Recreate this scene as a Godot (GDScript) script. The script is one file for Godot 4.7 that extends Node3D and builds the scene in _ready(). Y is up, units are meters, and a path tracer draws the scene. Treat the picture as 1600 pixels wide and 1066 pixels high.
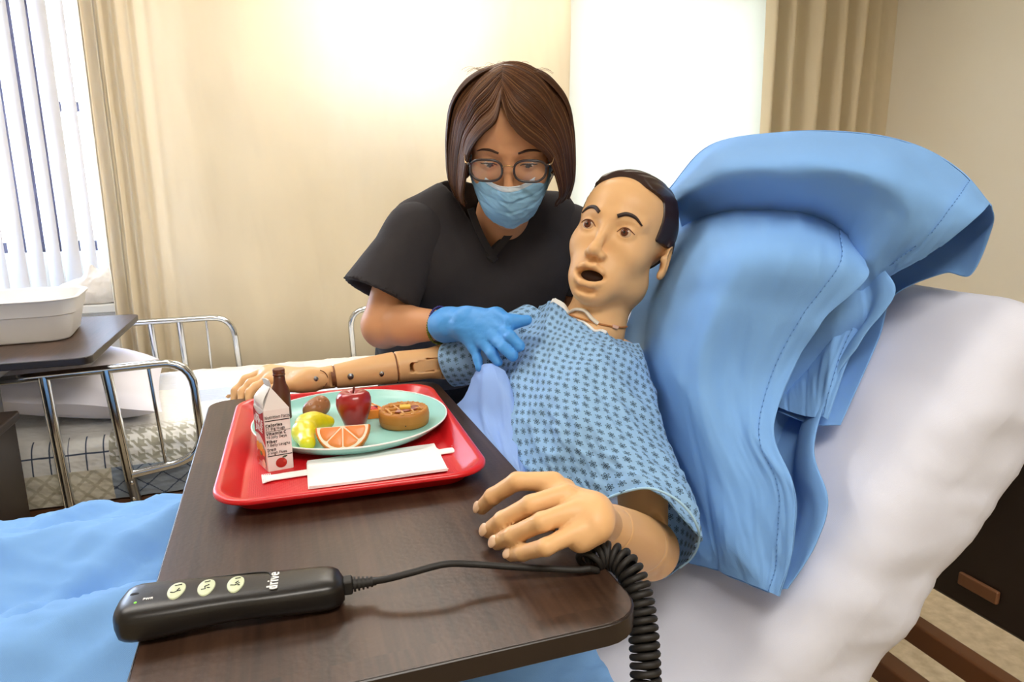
extends Node3D

var tex_weave: ImageTexture
var M := {}

func _ready() -> void:
	# camera
	var cam := Camera3D.new()
	cam.name = "camera"
	add_child(cam)
	cam.fov = 52.53
	cam.near = 0.02
	cam.far = 60.0
	cam.transform = Transform3D(Basis(Vector3.UP, deg_to_rad(-18.8036)) * Basis(Vector3.RIGHT, deg_to_rad(-11.852)) * Basis(Vector3.BACK, deg_to_rad(-0.6)), Vector3(0, 1.2, 0))
	cam.current = true
	# sky and exposure
	var we := WorldEnvironment.new()
	we.name = "environment"
	var e := Environment.new()
	e.background_mode = Environment.BG_SKY
	var sky := Sky.new()
	var sm := ProceduralSkyMaterial.new()
	sm.sky_top_color = Color(0.72, 0.84, 1.0)
	sm.sky_horizon_color = Color(0.93, 0.96, 1.0)
	sm.ground_horizon_color = Color(0.8, 0.82, 0.85)
	sm.ground_bottom_color = Color(0.6, 0.6, 0.6)
	sm.sky_energy_multiplier = 5.0
	sm.ground_energy_multiplier = 5.0
	sky.sky_material = sm
	e.sky = sky
	e.tonemap_mode = Environment.TONE_MAPPER_LINEAR
	e.tonemap_exposure = 1.12
	e.sdfgi_enabled = true
	e.ssao_enabled = true
	e.ssil_enabled = true
	we.environment = e
	add_child(we)
	materials()
	# ceiling panels, each a glowing mesh with a light of its size below it
	ceiling_panel(Vector3(0.75, 2.6, -2.65), Vector2(1.2, 0.6), 2.0, "white ceiling light panel nearest the roller shade")
	ceiling_panel(Vector3(-0.8, 2.6, -1.75), Vector2(1.2, 0.6), 1.8, "white ceiling light panel over the made bed")
	ceiling_panel(Vector3(0.3, 2.6, 0.5), Vector2(1.2, 0.6), 3.0, "white ceiling light panel behind the viewer's spot")
	room()
	second_bed()
	back_table()
	bed()
	meal_table()
	tray_and_food()
	hand_remote()
	mannequin()
	nurse()

func ceiling_panel(at: Vector3, size: Vector2, energy: float, label: String) -> void:
	var t := thing("ceiling_light", label, "ceiling light", at, "ceiling light panels")
	var f := MB.new()
	for s in [-1.0, 1.0]:
		f.box(Vector3(size.x + 0.06, 0.03, 0.03), Transform3D(Basis(), at + Vector3(0, -0.015, s * (size.y * 0.5 + 0.015))), 0.004)
		f.box(Vector3(0.03, 0.03, size.y), Transform3D(Basis(), at + Vector3(s * (size.x * 0.5 + 0.015), -0.015, 0)), 0.004)
	part("frame", f, M.white_metal, t)
	var d := MB.new()
	d.box(Vector3(size.x, 0.008, size.y), Transform3D(Basis(), at + Vector3(0, -0.008, 0)), 0.002)
	part("diffuser", d, M.lamp, t)
	var l := AreaLight3D.new()
	l.name = "panel_light"
	l.area_size = size
	l.light_energy = energy
	l.light_color = Color(1.0, 0.975, 0.94)
	l.shadow_enabled = true
	l.area_range = 12.0
	t.add_child(l)
	l.rotation.x = -PI / 2
	l.position = Vector3(0, -0.022, 0)

func materials() -> void:
	tex_weave = weave_tex()
	M.lamp = mat("fffaf0", 0.5)
	M.lamp.emission_enabled = true
	M.lamp.emission = Color(1.0, 0.96, 0.9)
	M.lamp.emission_energy_multiplier = 1.2
	M.white_metal = mat("f0f0ee", 0.4)
	M.wall = mat("ece4d2", 0.9)
	M.wall.heightmap_enabled = true
	M.wall.heightmap_texture = noise_tex(0.05, 256)
	M.wall.heightmap_scale = 0.02
	M.wall.uv1_triplanar = true
	M.wall.uv1_scale = Vector3.ONE * 4.0
	M.ceiling = mat("f4f2ec", 0.95)
	M.floor = mat("c9b79a", 0.35)
	var fl := noise_tex(0.03, 512)
	var g := Gradient.new()
	g.set_color(0, Color(0.82, 0.8, 0.76))
	g.set_color(1, Color(1, 1, 1))
	fl.color_ramp = g
	M.floor.albedo_texture = fl
	M.floor.uv1_triplanar = true
	M.floor.uv1_scale = Vector3.ONE * 1.5
	M.dark_frame = mat("2a2233", 0.5)
	M.glass = mat("ffffff", 0.03)
	M.glass.albedo_color = Color(0.95, 0.97, 1.0, 0.06)
	M.glass.transparency = BaseMaterial3D.TRANSPARENCY_ALPHA
	M.slat = mat("f4f3f6", 0.6)
	M.slat.backlight_enabled = true
	M.slat.backlight = Color(0.07, 0.07, 0.08)
	M.curtain = fabric("f5e5c6", 0.9, 0.03, 30.0)
	M.curtain.backlight_enabled = true
	M.curtain.backlight = Color(0.7, 0.695, 0.675)
	M.shade = fabric("fbfaf5", 0.9, 0.02, 30.0)
	M.shade.backlight_enabled = true
	M.shade.backlight = Color(0.6, 0.6, 0.57)
	M.chrome = mat("d6d8da", 0.12, 1.0)
	M.steel = mat("9a9ca0", 0.35, 1.0)
	M.brown_metal = mat("6b4326", 0.45)
	M.black = mat("151312", 0.45)
	M.rubber = mat("1d1a18", 0.6)
	M.laminate = wood()
	M.laminate_edge = mat("231813", 0.35)
	M.sheet_white = fabric("e2e5f4", 0.85, 0.02, 40.0)
	M.blue = fabric("7fb0ea", 0.8, 0.02, 40.0)
	M.blue_lav = fabric("93b4ee", 0.75, 0.02, 40.0)
	M.blue_dark = mat("4f7fbd", 0.8)
	M.dark_wood = mat("2c211b", 0.35)

func wood() -> StandardMaterial3D:
	var size := 512
	var im := Image.create(size, size, false, Image.FORMAT_RGB8)
	var f := FastNoiseLite.new()
	f.seed = 4
	f.frequency = 0.02
	f.fractal_octaves = 3
	var base := Color("4a3427")
	var dark := Color("2a1b13")
	for y in size:
		for x in size:
			var a := f.get_noise_2d(x * 6.0, y * 0.25)
			var b := f.get_noise_2d(x * 0.7 + 900.0, y * 0.06)
			var t := clampf(0.35 + a * 0.5 + b * 0.5, 0.0, 1.0)
			im.set_pixel(x, y, base.lerp(dark, t))
	var m := mat("ffffff", 0.36, 0.0, 0.5)
	m.albedo_texture = ImageTexture.create_from_image(im)
	m.heightmap_enabled = true
	m.heightmap_texture = noise_tex(0.12, 512)
	m.heightmap_scale = 0.012
	return m

# ---------- the room ----------
func room() -> void:
	var f := MB.new()
	f.box2(Vector3(-2.4, -0.1, -3.7), Vector3(3.5, 0.0, 1.9), 0.001)
	struct("floor", f, M.floor, "tan speckled vinyl floor under the beds")
	var c := MB.new()
	c.box2(Vector3(-2.4, 2.6, -3.7), Vector3(3.5, 2.7, 1.9), 0.001)
	struct("ceiling", c, M.ceiling, "plain white ceiling of the room")
	# back wall with three openings: [x0, x1, y0, y1]
	var wins := [[-1.9, -0.5, 0.98, 2.4], [0.24, 0.92, 1.66, 2.4], [1.5, 2.74, 0.7, 2.4]]
	var w := MB.new()
	var x0 := -2.4
	for q in wins:
		w.box2(Vector3(x0, 0, -3.65), Vector3(q[0], 2.6, -3.5), 0.001)
		w.box2(Vector3(q[0], 0, -3.65), Vector3(q[1], q[2], -3.5), 0.001)
		w.box2(Vector3(q[0], q[3], -3.65), Vector3(q[1], 2.6, -3.5), 0.001)
		x0 = q[1]
	w.box2(Vector3(x0, 0, -3.65), Vector3(3.5, 2.6, -3.5), 0.001)
	struct("wall_back", w, M.wall, "cream wall with the windows behind the curtains")
	var wl := MB.new()
	wl.box2(Vector3(-2.4, 0, -3.5), Vector3(-2.25, 2.6, 1.75), 0.001)
	struct("wall_left", wl, M.wall, "cream wall on the left beyond the made bed")
	var wr := MB.new()
	wr.box2(Vector3(3.35, 0, -3.5), Vector3(3.5, 2.6, 1.75), 0.001)
	struct("wall_right", wr, M.wall, "beige wall on the right behind the raised bed")
	var wf := MB.new()
	wf.box2(Vector3(-2.4, 0, 1.75), Vector3(3.5, 2.6, 1.9), 0.001)
	struct("wall_front", wf, M.wall, "cream wall at the viewer's back")
	for k in 2:
		var b := MB.new()
		if k == 0:
			b.box2(Vector3(-2.25, 0, -3.5), Vector3(3.35, 0.1, -3.487), 0.003)
		else:
			b.box2(Vector3(3.337, 0, -3.48), Vector3(3.35, 0.1, 1.75), 0.003)
		struct("baseboard_back" if k == 0 else "baseboard_right", b, M.brown_metal, ["brown baseboard under the windows", "brown baseboard along the beige right wall"][k])
	var labels := ["window with dark bars behind white vertical blinds", "small high window glowing through the cream curtain", "tall window behind the bright white roller shade"]
	for i in 3:
		var q: Array = wins[i]
		var t := Node3D.new()
		t.name = "window_%d" % (i + 1)
		add_child(t)
		t.set_meta("kind", "structure")
		t.set_meta("label", labels[i])
		var fr := MB.new()
		var z0 := -3.6
		var z1 := -3.55
		fr.box2(Vector3(q[0], q[2], z0), Vector3(q[1], q[2] + 0.045, z1), 0.003)
		fr.box2(Vector3(q[0], q[3] - 0.045, z0), Vector3(q[1], q[3], z1), 0.003)
		fr.box2(Vector3(q[0], q[2] + 0.045, z0), Vector3(q[0] + 0.045, q[3] - 0.045, z1), 0.003)
		fr.box2(Vector3(q[1] - 0.045, q[2] + 0.045, z0), Vector3(q[1], q[3] - 0.045, z1), 0.003)
		part("window_frame", fr, M.dark_frame, t)
		if i == 0:
			var bars := MB.new()
			bars.box2(Vector3(-1.04, q[2] + 0.045, z0), Vector3(-0.82, q[3] - 0.045, z1), 0.003)
			part("mullion", bars, M.dark_frame, t)
			var bar := MB.new()
			bar.box2(Vector3(q[0] + 0.045, 1.575, z0), Vector3(-1.04, 1.615, z1), 0.003)
			bar.box2(Vector3(-0.82, 1.575, z0), Vector3(q[1] - 0.045, 1.615, z1), 0.003)
			part("glazing_bar", bar, M.dark_frame, t)
		var p := MB.new()
		p.box2(Vector3(q[0] + 0.03, q[2] + 0.03, -3.58), Vector3(q[1] - 0.03, q[3] - 0.03, -3.575), 0.001)
		part("pane", p, M.glass, t)
	var sill := MB.new()
	sill.box2(Vector3(-2.25, 0.74, -3.5), Vector3(-0.42, 0.775, -3.24), 0.006)
	sill.box2(Vector3(-2.25, 0.1, -3.487), Vector3(-0.42, 0.74, -3.27), 0.006)
	struct("trim_1", sill, M.white_metal, "white ledge under the window with the blinds")
	blinds()
	curtains()

func blinds() -> void:
	var t := thing("vertical_blinds", "white vertical blinds with narrow gaps over the left window", "blinds", Vector3(-1.2, 0.8, -3.4))
	var rail := MB.new()
	rail.box2(Vector3(-2.0, 2.42, -3.43), Vector3(-0.4, 2.47, -3.37), 0.004)
	part("head_rail", rail, M.white_metal, t)
	var sl := MB.new()
	var rows := []
	for i in 2:
		var row := PackedVector3Array()
		for j in 7:
			var u := (j / 6.0 - 0.5) * 0.089
			row.append(Vector3(u, i * 1.6, 0.006 * (1.0 - pow(u / 0.0445, 2.0))))
		rows.append(row)
	sl.cloth(rows, 0.0012)
	var mesh := sl.commit()
	for k in 24:
		var o := MeshInstance3D.new()
		o.name = "slat"
		o.mesh = mesh
		o.material_override = M.slat
		t.add_child(o, true)
		o.position = Vector3(-1.93 + k * 0.0655, 0.815, -3.4) - t.position
		o.rotation.y = deg_to_rad(-38.0 + 5.0 * sin(k * 2.3))

# a hanging curtain along z = -3.2: stations of (x, depth of the fold at the top, at the bottom)
func hanging(x0: float, x1: float, top: float, bottom: float, fold: Callable, lean: Callable, nx: int, z := -3.2) -> MB:
	var rows := []
	var ny := 40
	for i in ny + 1:
		var row := PackedVector3Array()
		var v := float(i) / ny
		for j in nx + 1:
			var u := float(j) / nx
			row.append(Vector3(lerpf(x0, x1, u) + lean.call(u, v), lerpf(top, bottom, v), z + fold.call(u, v)))
		rows.append(row)
	var m := MB.new()
	m.cloth(rows, 0.0012)
	return m

func curtains() -> void:
	var nz := FastNoiseLite.new()
	nz.seed = 7
	nz.frequency = 1.6
	var t := thing("curtain", "wide cream curtain behind the woman, gathered in folds at its left edge", "curtain", Vector3(0.4, 0.2, -3.2))
	var f1 := func(u: float, v: float) -> float:
		var g := smoothstep(0.14, 0.0, u)
		return 0.055 * sin(u * 210.0 + 0.6 * sin(v * 3.0)) * g + 0.018 * sin(u * 26.0 + v * 1.2) + 0.02 * nz.get_noise_2d(u * 2.5, v * 1.4) + 0.03 * (1 - g) * nz.get_noise_2d(u * 1.2 + 9.0, v * 0.4)
	var l1 := func(u: float, v: float) -> float:
		return (1.0 - u) * 0.0
	part("cloth", hanging(-0.63, 1.39, 2.5, 0.2, f1, l1, 240), M.curtain, t)
	var hem := MB.new()
	hem.tube(PackedVector3Array([Vector3(-0.64, 2.52, -3.2), Vector3(1.4, 2.52, -3.2)]), 0.012, 12)
	part("curtain_rail", hem, M.white_metal, t)
	var t2 := thing("curtain", "tan curtain hanging in narrow folds at the right of the white shade", "curtain", Vector3(2.8, 0.2, -3.2))
	var f2 := func(u: float, v: float) -> float:
		return 0.05 * (1.0 - 0.7 * smoothstep(0.6, 1.0, u)) * sin(u * 38.0 + 0.8 * sin(u * 9.0)) + 0.01 * sin(v * 4.0 + u * 20.0)
	var l2 := func(u: float, v: float) -> float:
		return 0.06 * (1.0 - v) * (u - 0.3)
	part("cloth", hanging(2.5, 3.33, 2.5, 0.2, f2, l2, 120), M.curtain, t2)
	var r2 := MB.new()
	r2.tube(PackedVector3Array([Vector3(2.42, 2.52, -3.2), Vector3(3.34, 2.52, -3.2)]), 0.012, 12)
	part("curtain_rail", r2, M.white_metal, t2)
	var sh := thing("roller_shade", "bright white roller shade drawn down over the tall window", "window shade", Vector3(2.1, 0.55, -3.44))
	var rows := []
	for i in 21:
		var row := PackedVector3Array()
		for j in 25:
			var x := lerpf(1.44, 2.8, j / 24.0)
			row.append(Vector3(x, lerpf(2.44, 0.55, i / 20.0), -3.44 + 0.004 * sin(x * 9.0)))
		rows.append(row)
	var m := MB.new()
	m.cloth(rows, 0.001)
	part("cloth", m, M.shade, sh)
	var rl := MB.new()
	rl.tube(PackedVector3Array([Vector3(1.44, 2.46, -3.44), Vector3(2.8, 2.46, -3.44)]), 0.022, 16)
	part("roller", rl, M.white_metal, sh)
	rl = MB.new()
	rl.tube(PackedVector3Array([Vector3(1.44, 0.545, -3.44), Vector3(2.8, 0.545, -3.44)]), 0.009, 10)
	part("bottom_bar", rl, M.white_metal, sh)

# ---------- the near overbed table ----------
const TOP := 0.873

func slab(mb: MB, w: float, d: float, r: float, y0: float, y1: float, xf: Transform3D, bev := 0.0015) -> void:
	var rows := []
	for q in [[bev, y0], [bev, y0], [0.0, y0 + bev], [0.0, y0 + bev], [0.0, y1 - bev], [0.0, y1 - bev], [bev, y1], [bev, y1]]:
		rows.append(rrect(w - 2 * q[0], d - 2 * q[0], r - q[0], q[1], xf))
	mb.grid(rows, true, false, true, [], true)

func overbed_table(label: String, center: Vector3, w: float, d: float, top: float, column_z: float) -> Node3D:
	var t := thing("overbed_table", label, "table", Vector3(center.x, 0, center.z))
	var xf := Transform3D(Basis(), Vector3(center.x, 0, center.z))
	var a := MB.new()
	slab(a, w - 0.003, d - 0.003, 0.034, top - 0.018, top, xf, 0.0006)
	part("tabletop", a, M.laminate, t)
	var b := MB.new()
	var rows := []
	for q in [[0.0015, -0.02], [0.0, -0.0185], [0.0, -0.0185], [0.0, -0.0015], [0.0, -0.0015], [0.0012, -0.0002], [0.0022, -0.0006], [0.0022, -0.02], [0.0022, -0.02], [0.0015, -0.02]]:
		rows.append(rrect(w - 2 * q[0], d - 2 * q[0], 0.035 - q[0], top + q[1], xf))
	b.grid(rows, true, false, true)
	part("edge_band", b, M.laminate_edge, t)
	var cz := center.z + column_z
	var c := MB.new()
	c.box2(Vector3(center.x - 0.09, 0.08, cz - 0.02), Vector3(center.x - 0.03, top - 0.045, cz + 0.02), 0.006)
	part("column", c, M.steel, t)
	var p := MB.new()
	p.box2(Vector3(center.x - 0.1, top - 0.045, minf(cz, center.z) - 0.03), Vector3(center.x - 0.02, top - 0.02, maxf(cz, center.z) + 0.03), 0.004)
	part("top_bracket", p, M.steel, t)
	var s := signf(-column_z)
	for x in [-0.13, 0.13]:
		var f := MB.new()
		f.box(Vector3(0.03, 0.04, 0.72), Transform3D(Basis(), Vector3(center.x + x, 0.085, cz + s * 0.33)), 0.006)
		part("foot", f, M.steel, t)
		for zz in [0.02, 0.64]:
			var k := MB.new()
			var o := Vector3(center.x + x, 0.03, cz + s * zz)
			k.lathe([Vector2(0.0, -0.01), Vector2(0.024, -0.01), Vector2(0.024, -0.01), Vector2(0.03, -0.006), Vector2(0.03, 0.006), Vector2(0.024, 0.01), Vector2(0.024, 0.01), Vector2(0.0, 0.01)], Transform3D(Basis(Vector3.FORWARD, PI / 2), o), 20)
			k.box(Vector3(0.014, 0.03, 0.014), Transform3D(Basis(), o + Vector3(0.0, 0.028, 0.0)), 0.003)
			part("caster", k, M.rubber, t)
	var cross := MB.new()
	cross.box(Vector3(0.29, 0.04, 0.04), Transform3D(Basis(), Vector3(center.x, 0.085, cz)), 0.006)
	part("crossbar", cross, M.steel, t)
	return t

func meal_table() -> void:
	M.laminate.uv1_triplanar = true
	M.laminate.uv1_scale = Vector3.ONE * 2.2
	overbed_table("dark brown wood-grain overbed table carrying the red tray in the foreground", Vector3(0.07, 0, -0.8155), 0.38, 0.769, TOP, 0.345)

# ---------- the tray and the play food ----------
func tray_and_food() -> void:
	var red := mat("d4141c", 0.32)
	red.clearcoat_enabled = true
	red.clearcoat = 0.3
	red.clearcoat_roughness = 0.2
	var red_floor := mat("d4141c", 0.36)
	red_floor.heightmap_enabled = true
	red_floor.heightmap_texture = tex_weave
	red_floor.heightmap_scale = 0.03
	red_floor.uv1_triplanar = true
	red_floor.uv1_scale = Vector3.ONE * 14.0
	var xf := Transform3D(Basis(Vector3.UP, deg_to_rad(-1.7)), Vector3(0.0735, TOP, -0.915))
	var tr := thing("serving_tray", "red plastic cafeteria tray with raised rim on the dark table", "tray", Vector3(0.0735, TOP, -0.915))
	var W := 0.302
	var D := 0.404
	var rows := []
	for q in [[0.033, 0.004], [0.033, 0.004], [0.035, 0.0], [0.026, 0.0], [0.021, 0.002], [0.009, 0.0155], [0.006, 0.0165], [0.001, 0.0165], [0.0, 0.0175], [0.0, 0.0205], [0.002, 0.0222], [0.006, 0.0225], [0.009, 0.0205], [0.024, 0.0058], [0.028, 0.004], [0.033, 0.004]]:
		rows.append(rrect(W - 2 * q[0], D - 2 * q[0], 0.045 - q[0] * 0.6, q[1], xf, 8))
	var m := MB.new()
	m.grid(rows, true, false, true)
	part("rim", m, red, tr)
	var f := MB.new()
	rows = []
	for q in [[0.032, 0.001], [0.0318, 0.0042], [0.0318, 0.0042], [0.05, 0.0042], [0.09, 0.0042], [0.12, 0.0042]]:
		rows.append(rrect(W - 2 * q[0], D - 2 * q[0], 0.03 - q[0] * 0.2, q[1], xf, 8))
	f.grid(rows, true, false, true, [], true)
	part("tray_floor", f, red_floor, tr)
	var fl := TOP + 0.0042
	# plate
	var teal := mat("9bd6cd", 0.3)
	var teal_edge := mat("f0f6f2", 0.4)
	var pl := thing("plate", "round pale teal plate holding the toy food on the red tray", "plate", Vector3(0.0865, fl, -0.963))
	var px := Transform3D(Basis(), Vector3(0.0865, fl, -0.963))
	var p := MB.new()
	p.lathe([Vector2(0.0, 0.0), Vector2(0.095, 0.0), Vector2(0.1, 0.001), Vector2(0.118, 0.006), Vector2(0.13, 0.0145), Vector2(0.1345, 0.0195), Vector2(0.1345, 0.0195), Vector2(0.132, 0.0196), Vector2(0.126, 0.0138), Vector2(0.114, 0.0068), Vector2(0.1, 0.0045), Vector2(0.094, 0.004), Vector2(0.0, 0.004)], px, 96)
	part("dish", p, teal, pl)
	p = MB.new()
	var ring := PackedVector3Array()
	for j in 96:
		var a := TAU * j / 96
		ring.append(px * Vector3(cos(a) * 0.1338, 0.0198, sin(a) * 0.1338))
	p.tube(ring, 0.0011, 6, true)
	part("rim", p, teal_edge, pl, "thin white rim edge")
	var ps := fl + 0.004
	toy_apple(Vector3(0.0905, ps, -0.966))
	toy_waffle(Vector3(0.158, ps, -0.947))
	toy_orange(ps)
	toy_banana(ps)
	toy_potato(ps)
	toy_pizza(ps)
	carton(fl)
	toy_bottle(fl)
	napkin(fl)

func toy_apple(o: Vector3) -> void:
	var red := mat("a01a1c", 0.28)
	red.clearcoat_enabled = true
	red.clearcoat = 0.5
	red.clearcoat_roughness = 0.15
	var t := thing("toy_apple", "dark red toy apple with short stem in the middle of the teal plate", "toy apple", o)
	var m := MB.new()
	var wob := func(a: float, y: float) -> float:
		return 1.0 + 0.035 * cos(5.0 * a + 0.6) * (1.0 - smoothstep(0.0, 0.03, y)) + 0.02 * cos(5.0 * a) * smoothstep(0.038, 0.047, y)
	m.lathe([Vector2(0.0, 0.002), Vector2(0.006, 0.001), Vector2(0.0125, 0.0), Vector2(0.0155, 0.002), Vector2(0.0175, 0.008), Vector2(0.0205, 0.016), Vector2(0.0235, 0.025), Vector2(0.0248, 0.033), Vector2(0.0243, 0.0405), Vector2(0.0218, 0.0465), Vector2(0.0175, 0.0498), Vector2(0.0125, 0.0508), Vector2(0.0075, 0.0495), Vector2(0.003, 0.0465), Vector2(0.0, 0.0455)], Transform3D(Basis(), o), 40, wob)
	part("fruit", m, red, t)
	m = MB.new()
	m.tube(spline([o + Vector3(0, 0.045, 0), o + Vector3(0.0004, 0.05, 0), o + Vector3(0.0016, 0.0565, 0)], 4), PackedFloat32Array([0.0012, 0.0012, 0.0012, 0.0012, 0.0013, 0.0014, 0.0015, 0.0016, 0.0017]), 10)
	part("stem", m, mat("5a1a12", 0.4), t)

func toy_waffle(o: Vector3) -> void:
	var tan_ := mat("b8752c", 0.45)
	var light := mat("c99046", 0.5)
	var t := thing("toy_waffle", "thick round toy waffle with butter and syrup at the plate's right side", "toy waffle", o)
	var m := MB.new()
	var wob := func(a: float, _y: float) -> float:
		return 1.0 - 0.045 * pow(absf(cos(2.0 * (a - 0.16))), 24.0)
	m.lathe([Vector2(0.0, 0.0), Vector2(0.03, 0.0), Vector2(0.0335, 0.001), Vector2(0.0352, 0.004), Vector2(0.0362, 0.0095), Vector2(0.0362, 0.0095), Vector2(0.0357, 0.0098), Vector2(0.0362, 0.0101), Vector2(0.0362, 0.0101), Vector2(0.0366, 0.017), Vector2(0.0356, 0.0215), Vector2(0.033, 0.0238), Vector2(0.0295, 0.0238), Vector2(0.027, 0.022), Vector2(0.026, 0.0205), Vector2(0.0, 0.0205)], Transform3D(Basis(), o), 88, wob)
	part("waffle", m, tan_, t)
	for s in [-1.0, 1.0]:
		for k in 4:
			var x := -0.0225 + 0.015 * k
			var L := 2.0 * sqrt(maxf(0.0265 * 0.0265 - x * x, 1e-5))
			var b := MB.new()
			var turn := Basis(Vector3.UP, 0.16 + (PI / 2 if s > 0 else 0.0))
			b.box(Vector3(0.0034, 0.0042, L), Transform3D(turn, o + turn * Vector3(x, 0.0222, 0)), 0.0014)
			part("ridge", b, light, t)
	for k in 26:
		var a := TAU * k / 26 + 0.1 * sin(k * 3.0)
		var b := MB.new()
		b.ball(o + Vector3(cos(a) * 0.0313, 0.0237, sin(a) * 0.0313), Vector3(0.0031, 0.0011, 0.0017), Basis(Vector3.UP, -a + 0.5 * sin(k * 7.0)), 10, 6)
		part("crumb", b, light, t)
	var sy := mat("8a3612", 0.25)
	sy.clearcoat_enabled = true
	m = MB.new()
	m.ball(o + Vector3(0.006, 0.0228, 0.002), Vector3(0.0175, 0.0021, 0.0105), Basis(Vector3.UP, 0.3), 28, 10)
	m.ball(o + Vector3(-0.008, 0.0226, 0.009), Vector3(0.008, 0.0018, 0.006), Basis(), 20, 8)
	m.ball(o + Vector3(0.016, 0.0228, -0.002), Vector3(0.008, 0.002, 0.009), Basis(), 20, 8)
	part("syrup", m, sy, t)
	m = MB.new()
	m.box(Vector3(0.0155, 0.0035, 0.0125), Transform3D(Basis(Vector3.UP, -0.15), o + Vector3(0.002, 0.026, 0.001)), 0.0008)
	part("butter", m, mat("edc04a", 0.35), t)
	m = MB.new()
	m.ball(o + Vector3(-0.0045, 0.0085, 0.0362), Vector3(0.0009, 0.0009, 0.0006), Basis(), 10, 6)
	part("air_hole", m, M.black, t)

func toy_orange(ps: float) -> void:
	var o := Vector3(0.0668, 0.907, -0.8834)
	var t := thing("toy_orange_slice", "half-round toy orange slice leaning with its cut face to the viewer", "toy orange", Vector3(o.x, ps, o.z))
	var ax := Vector3(0.985, 0.02, 0.17).normalized()
	var down := Vector3(-0.08, -0.80, 0.60)
	down = (down - ax * ax.dot(down)).normalized()
	var nn := ax.cross(down).normalized()  # towards the viewer
	if nn.z < 0:
		nn = -nn
	var R := 0.035
	# lowest rim just on the plate
	o.y = ps - down.y * R * 0.98 + 0.0006
	var rind := mat("ea7a1c", 0.4)
	var m := MB.new()
	var rows := []
	for q in [[0.0, 0.0], [0.96, 0.0], [0.96, 0.0], [1.0, -0.002], [1.0, -0.008], [0.97, -0.014], [0.85, -0.018], [0.0, -0.0185]]:
		var row := PackedVector3Array()
		for i in 33:
			var a := PI * i / 32
			row.append(o + ax * cos(a) * R * q[0] + down * sin(a) * R * q[0] + nn * q[1])
		rows.append(row)
	m.grid(rows, false, false, true)
	var top := MB.new()
	var flat := PackedVector3Array()
	for r in rows:
		flat.append(r[0])
	var flat2 := PackedVector3Array()
	for r in rows:
		flat2.append(r[32])
	m.grid([flat, flat2], false, false)
	part("rind", m, rind, t)
	var pith := MB.new()
	rows = []
	for q in [[0.0, 0.0006], [0.93, 0.0006], [0.93, 0.0006], [0.93, -0.0004]]:
		var row := PackedVector3Array()
		for i in 33:
			var a := PI * i / 32
			row.append(o + ax * cos(a) * R * q[0] + down * sin(a) * R * q[0] + nn * q[1])
		rows.append(row)
	pith.grid(rows, false, false)
	part("pith", pith, mat("f6e6cf", 0.5), t)
	var pulp := mat("ef8a45", 0.35)
	for k in 4:
		var a0 := PI * k / 4 + 0.03
		var a1 := PI * (k + 1) / 4 - 0.03
		var am := (a0 + a1) * 0.5
		var cc := o + (ax * cos(am) + down * sin(am)) * R * 0.07
		var loop := PackedVector3Array()
		loop.append(cc)
		for i in 9:
			var a := lerpf(a0, a1, i / 8.0)
			var rr := R * (0.845 - 0.05 * pow(absf(i - 4.0) / 4.0, 4.0))
			loop.append(o + (ax * cos(a) + down * sin(a)) * rr)
		var seg := MB.new()
		var rws := []
		var mid := o + (ax * cos(am) + down * sin(am)) * R * 0.52
		for q in [[1.0, 0.0004], [0.97, 0.0014], [0.6, 0.0019], [0.02, 0.002]]:
			var row := PackedVector3Array()
			for pnt in loop:
				row.append(mid + (pnt - mid) * q[0] + nn * q[1])
			rws.append(row)
		seg.grid(rws, true, false, true)
		part("segment", seg, pulp, t)

func toy_banana(ps: float) -> void:
	var yel := mat("e8d818", 0.25)
	yel.clearcoat_enabled = true
	yel.clearcoat = 0.5
	var pts := [Vector3(0.0216, 0.895, -0.8854), Vector3(0.0196, 0.896, -0.9201), Vector3(0.0246, 0.897, -0.946), Vector3(0.0346, 0.897, -0.9584), Vector3(0.0454, 0.8955, -0.9652), Vector3(0.0525, 0.894, -0.9689), Vector3(0.0567, 0.893, -0.9675)]
	var t := thing("toy_banana", "short plump yellow toy banana curled at the left of the plate", "toy banana", Vector3(pts[2].x, ps, pts[2].z))
	var f := Field.new()
	var r := [0.0105, 0.0138, 0.0142, 0.013, 0.0095, 0.0045, 0.0034]
	for i in pts.size():
		pts[i].y = ps + maxf(r[i] - 0.0004, 0.009)
	f.chain(pts, r, 0.012, 0.012)
	var lo: Vector3 = pts[0]
	var hi: Vector3 = pts[0]
	for q in pts:
		lo = lo.min(q)
		hi = hi.max(q)
	var m := MB.new()
	f.mesh(m, lo - Vector3.ONE * 0.018, hi + Vector3.ONE * 0.018, 0.0018)
	part("peel", m, yel, t)
	m = MB.new()
	m.tube(PackedVector3Array([pts[5], pts[6] + (pts[6] - pts[5]) * 0.75]), PackedFloat32Array([0.0035, 0.0028]), 12)
	part("stem", m, mat("cdb51c", 0.4), t)

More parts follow.
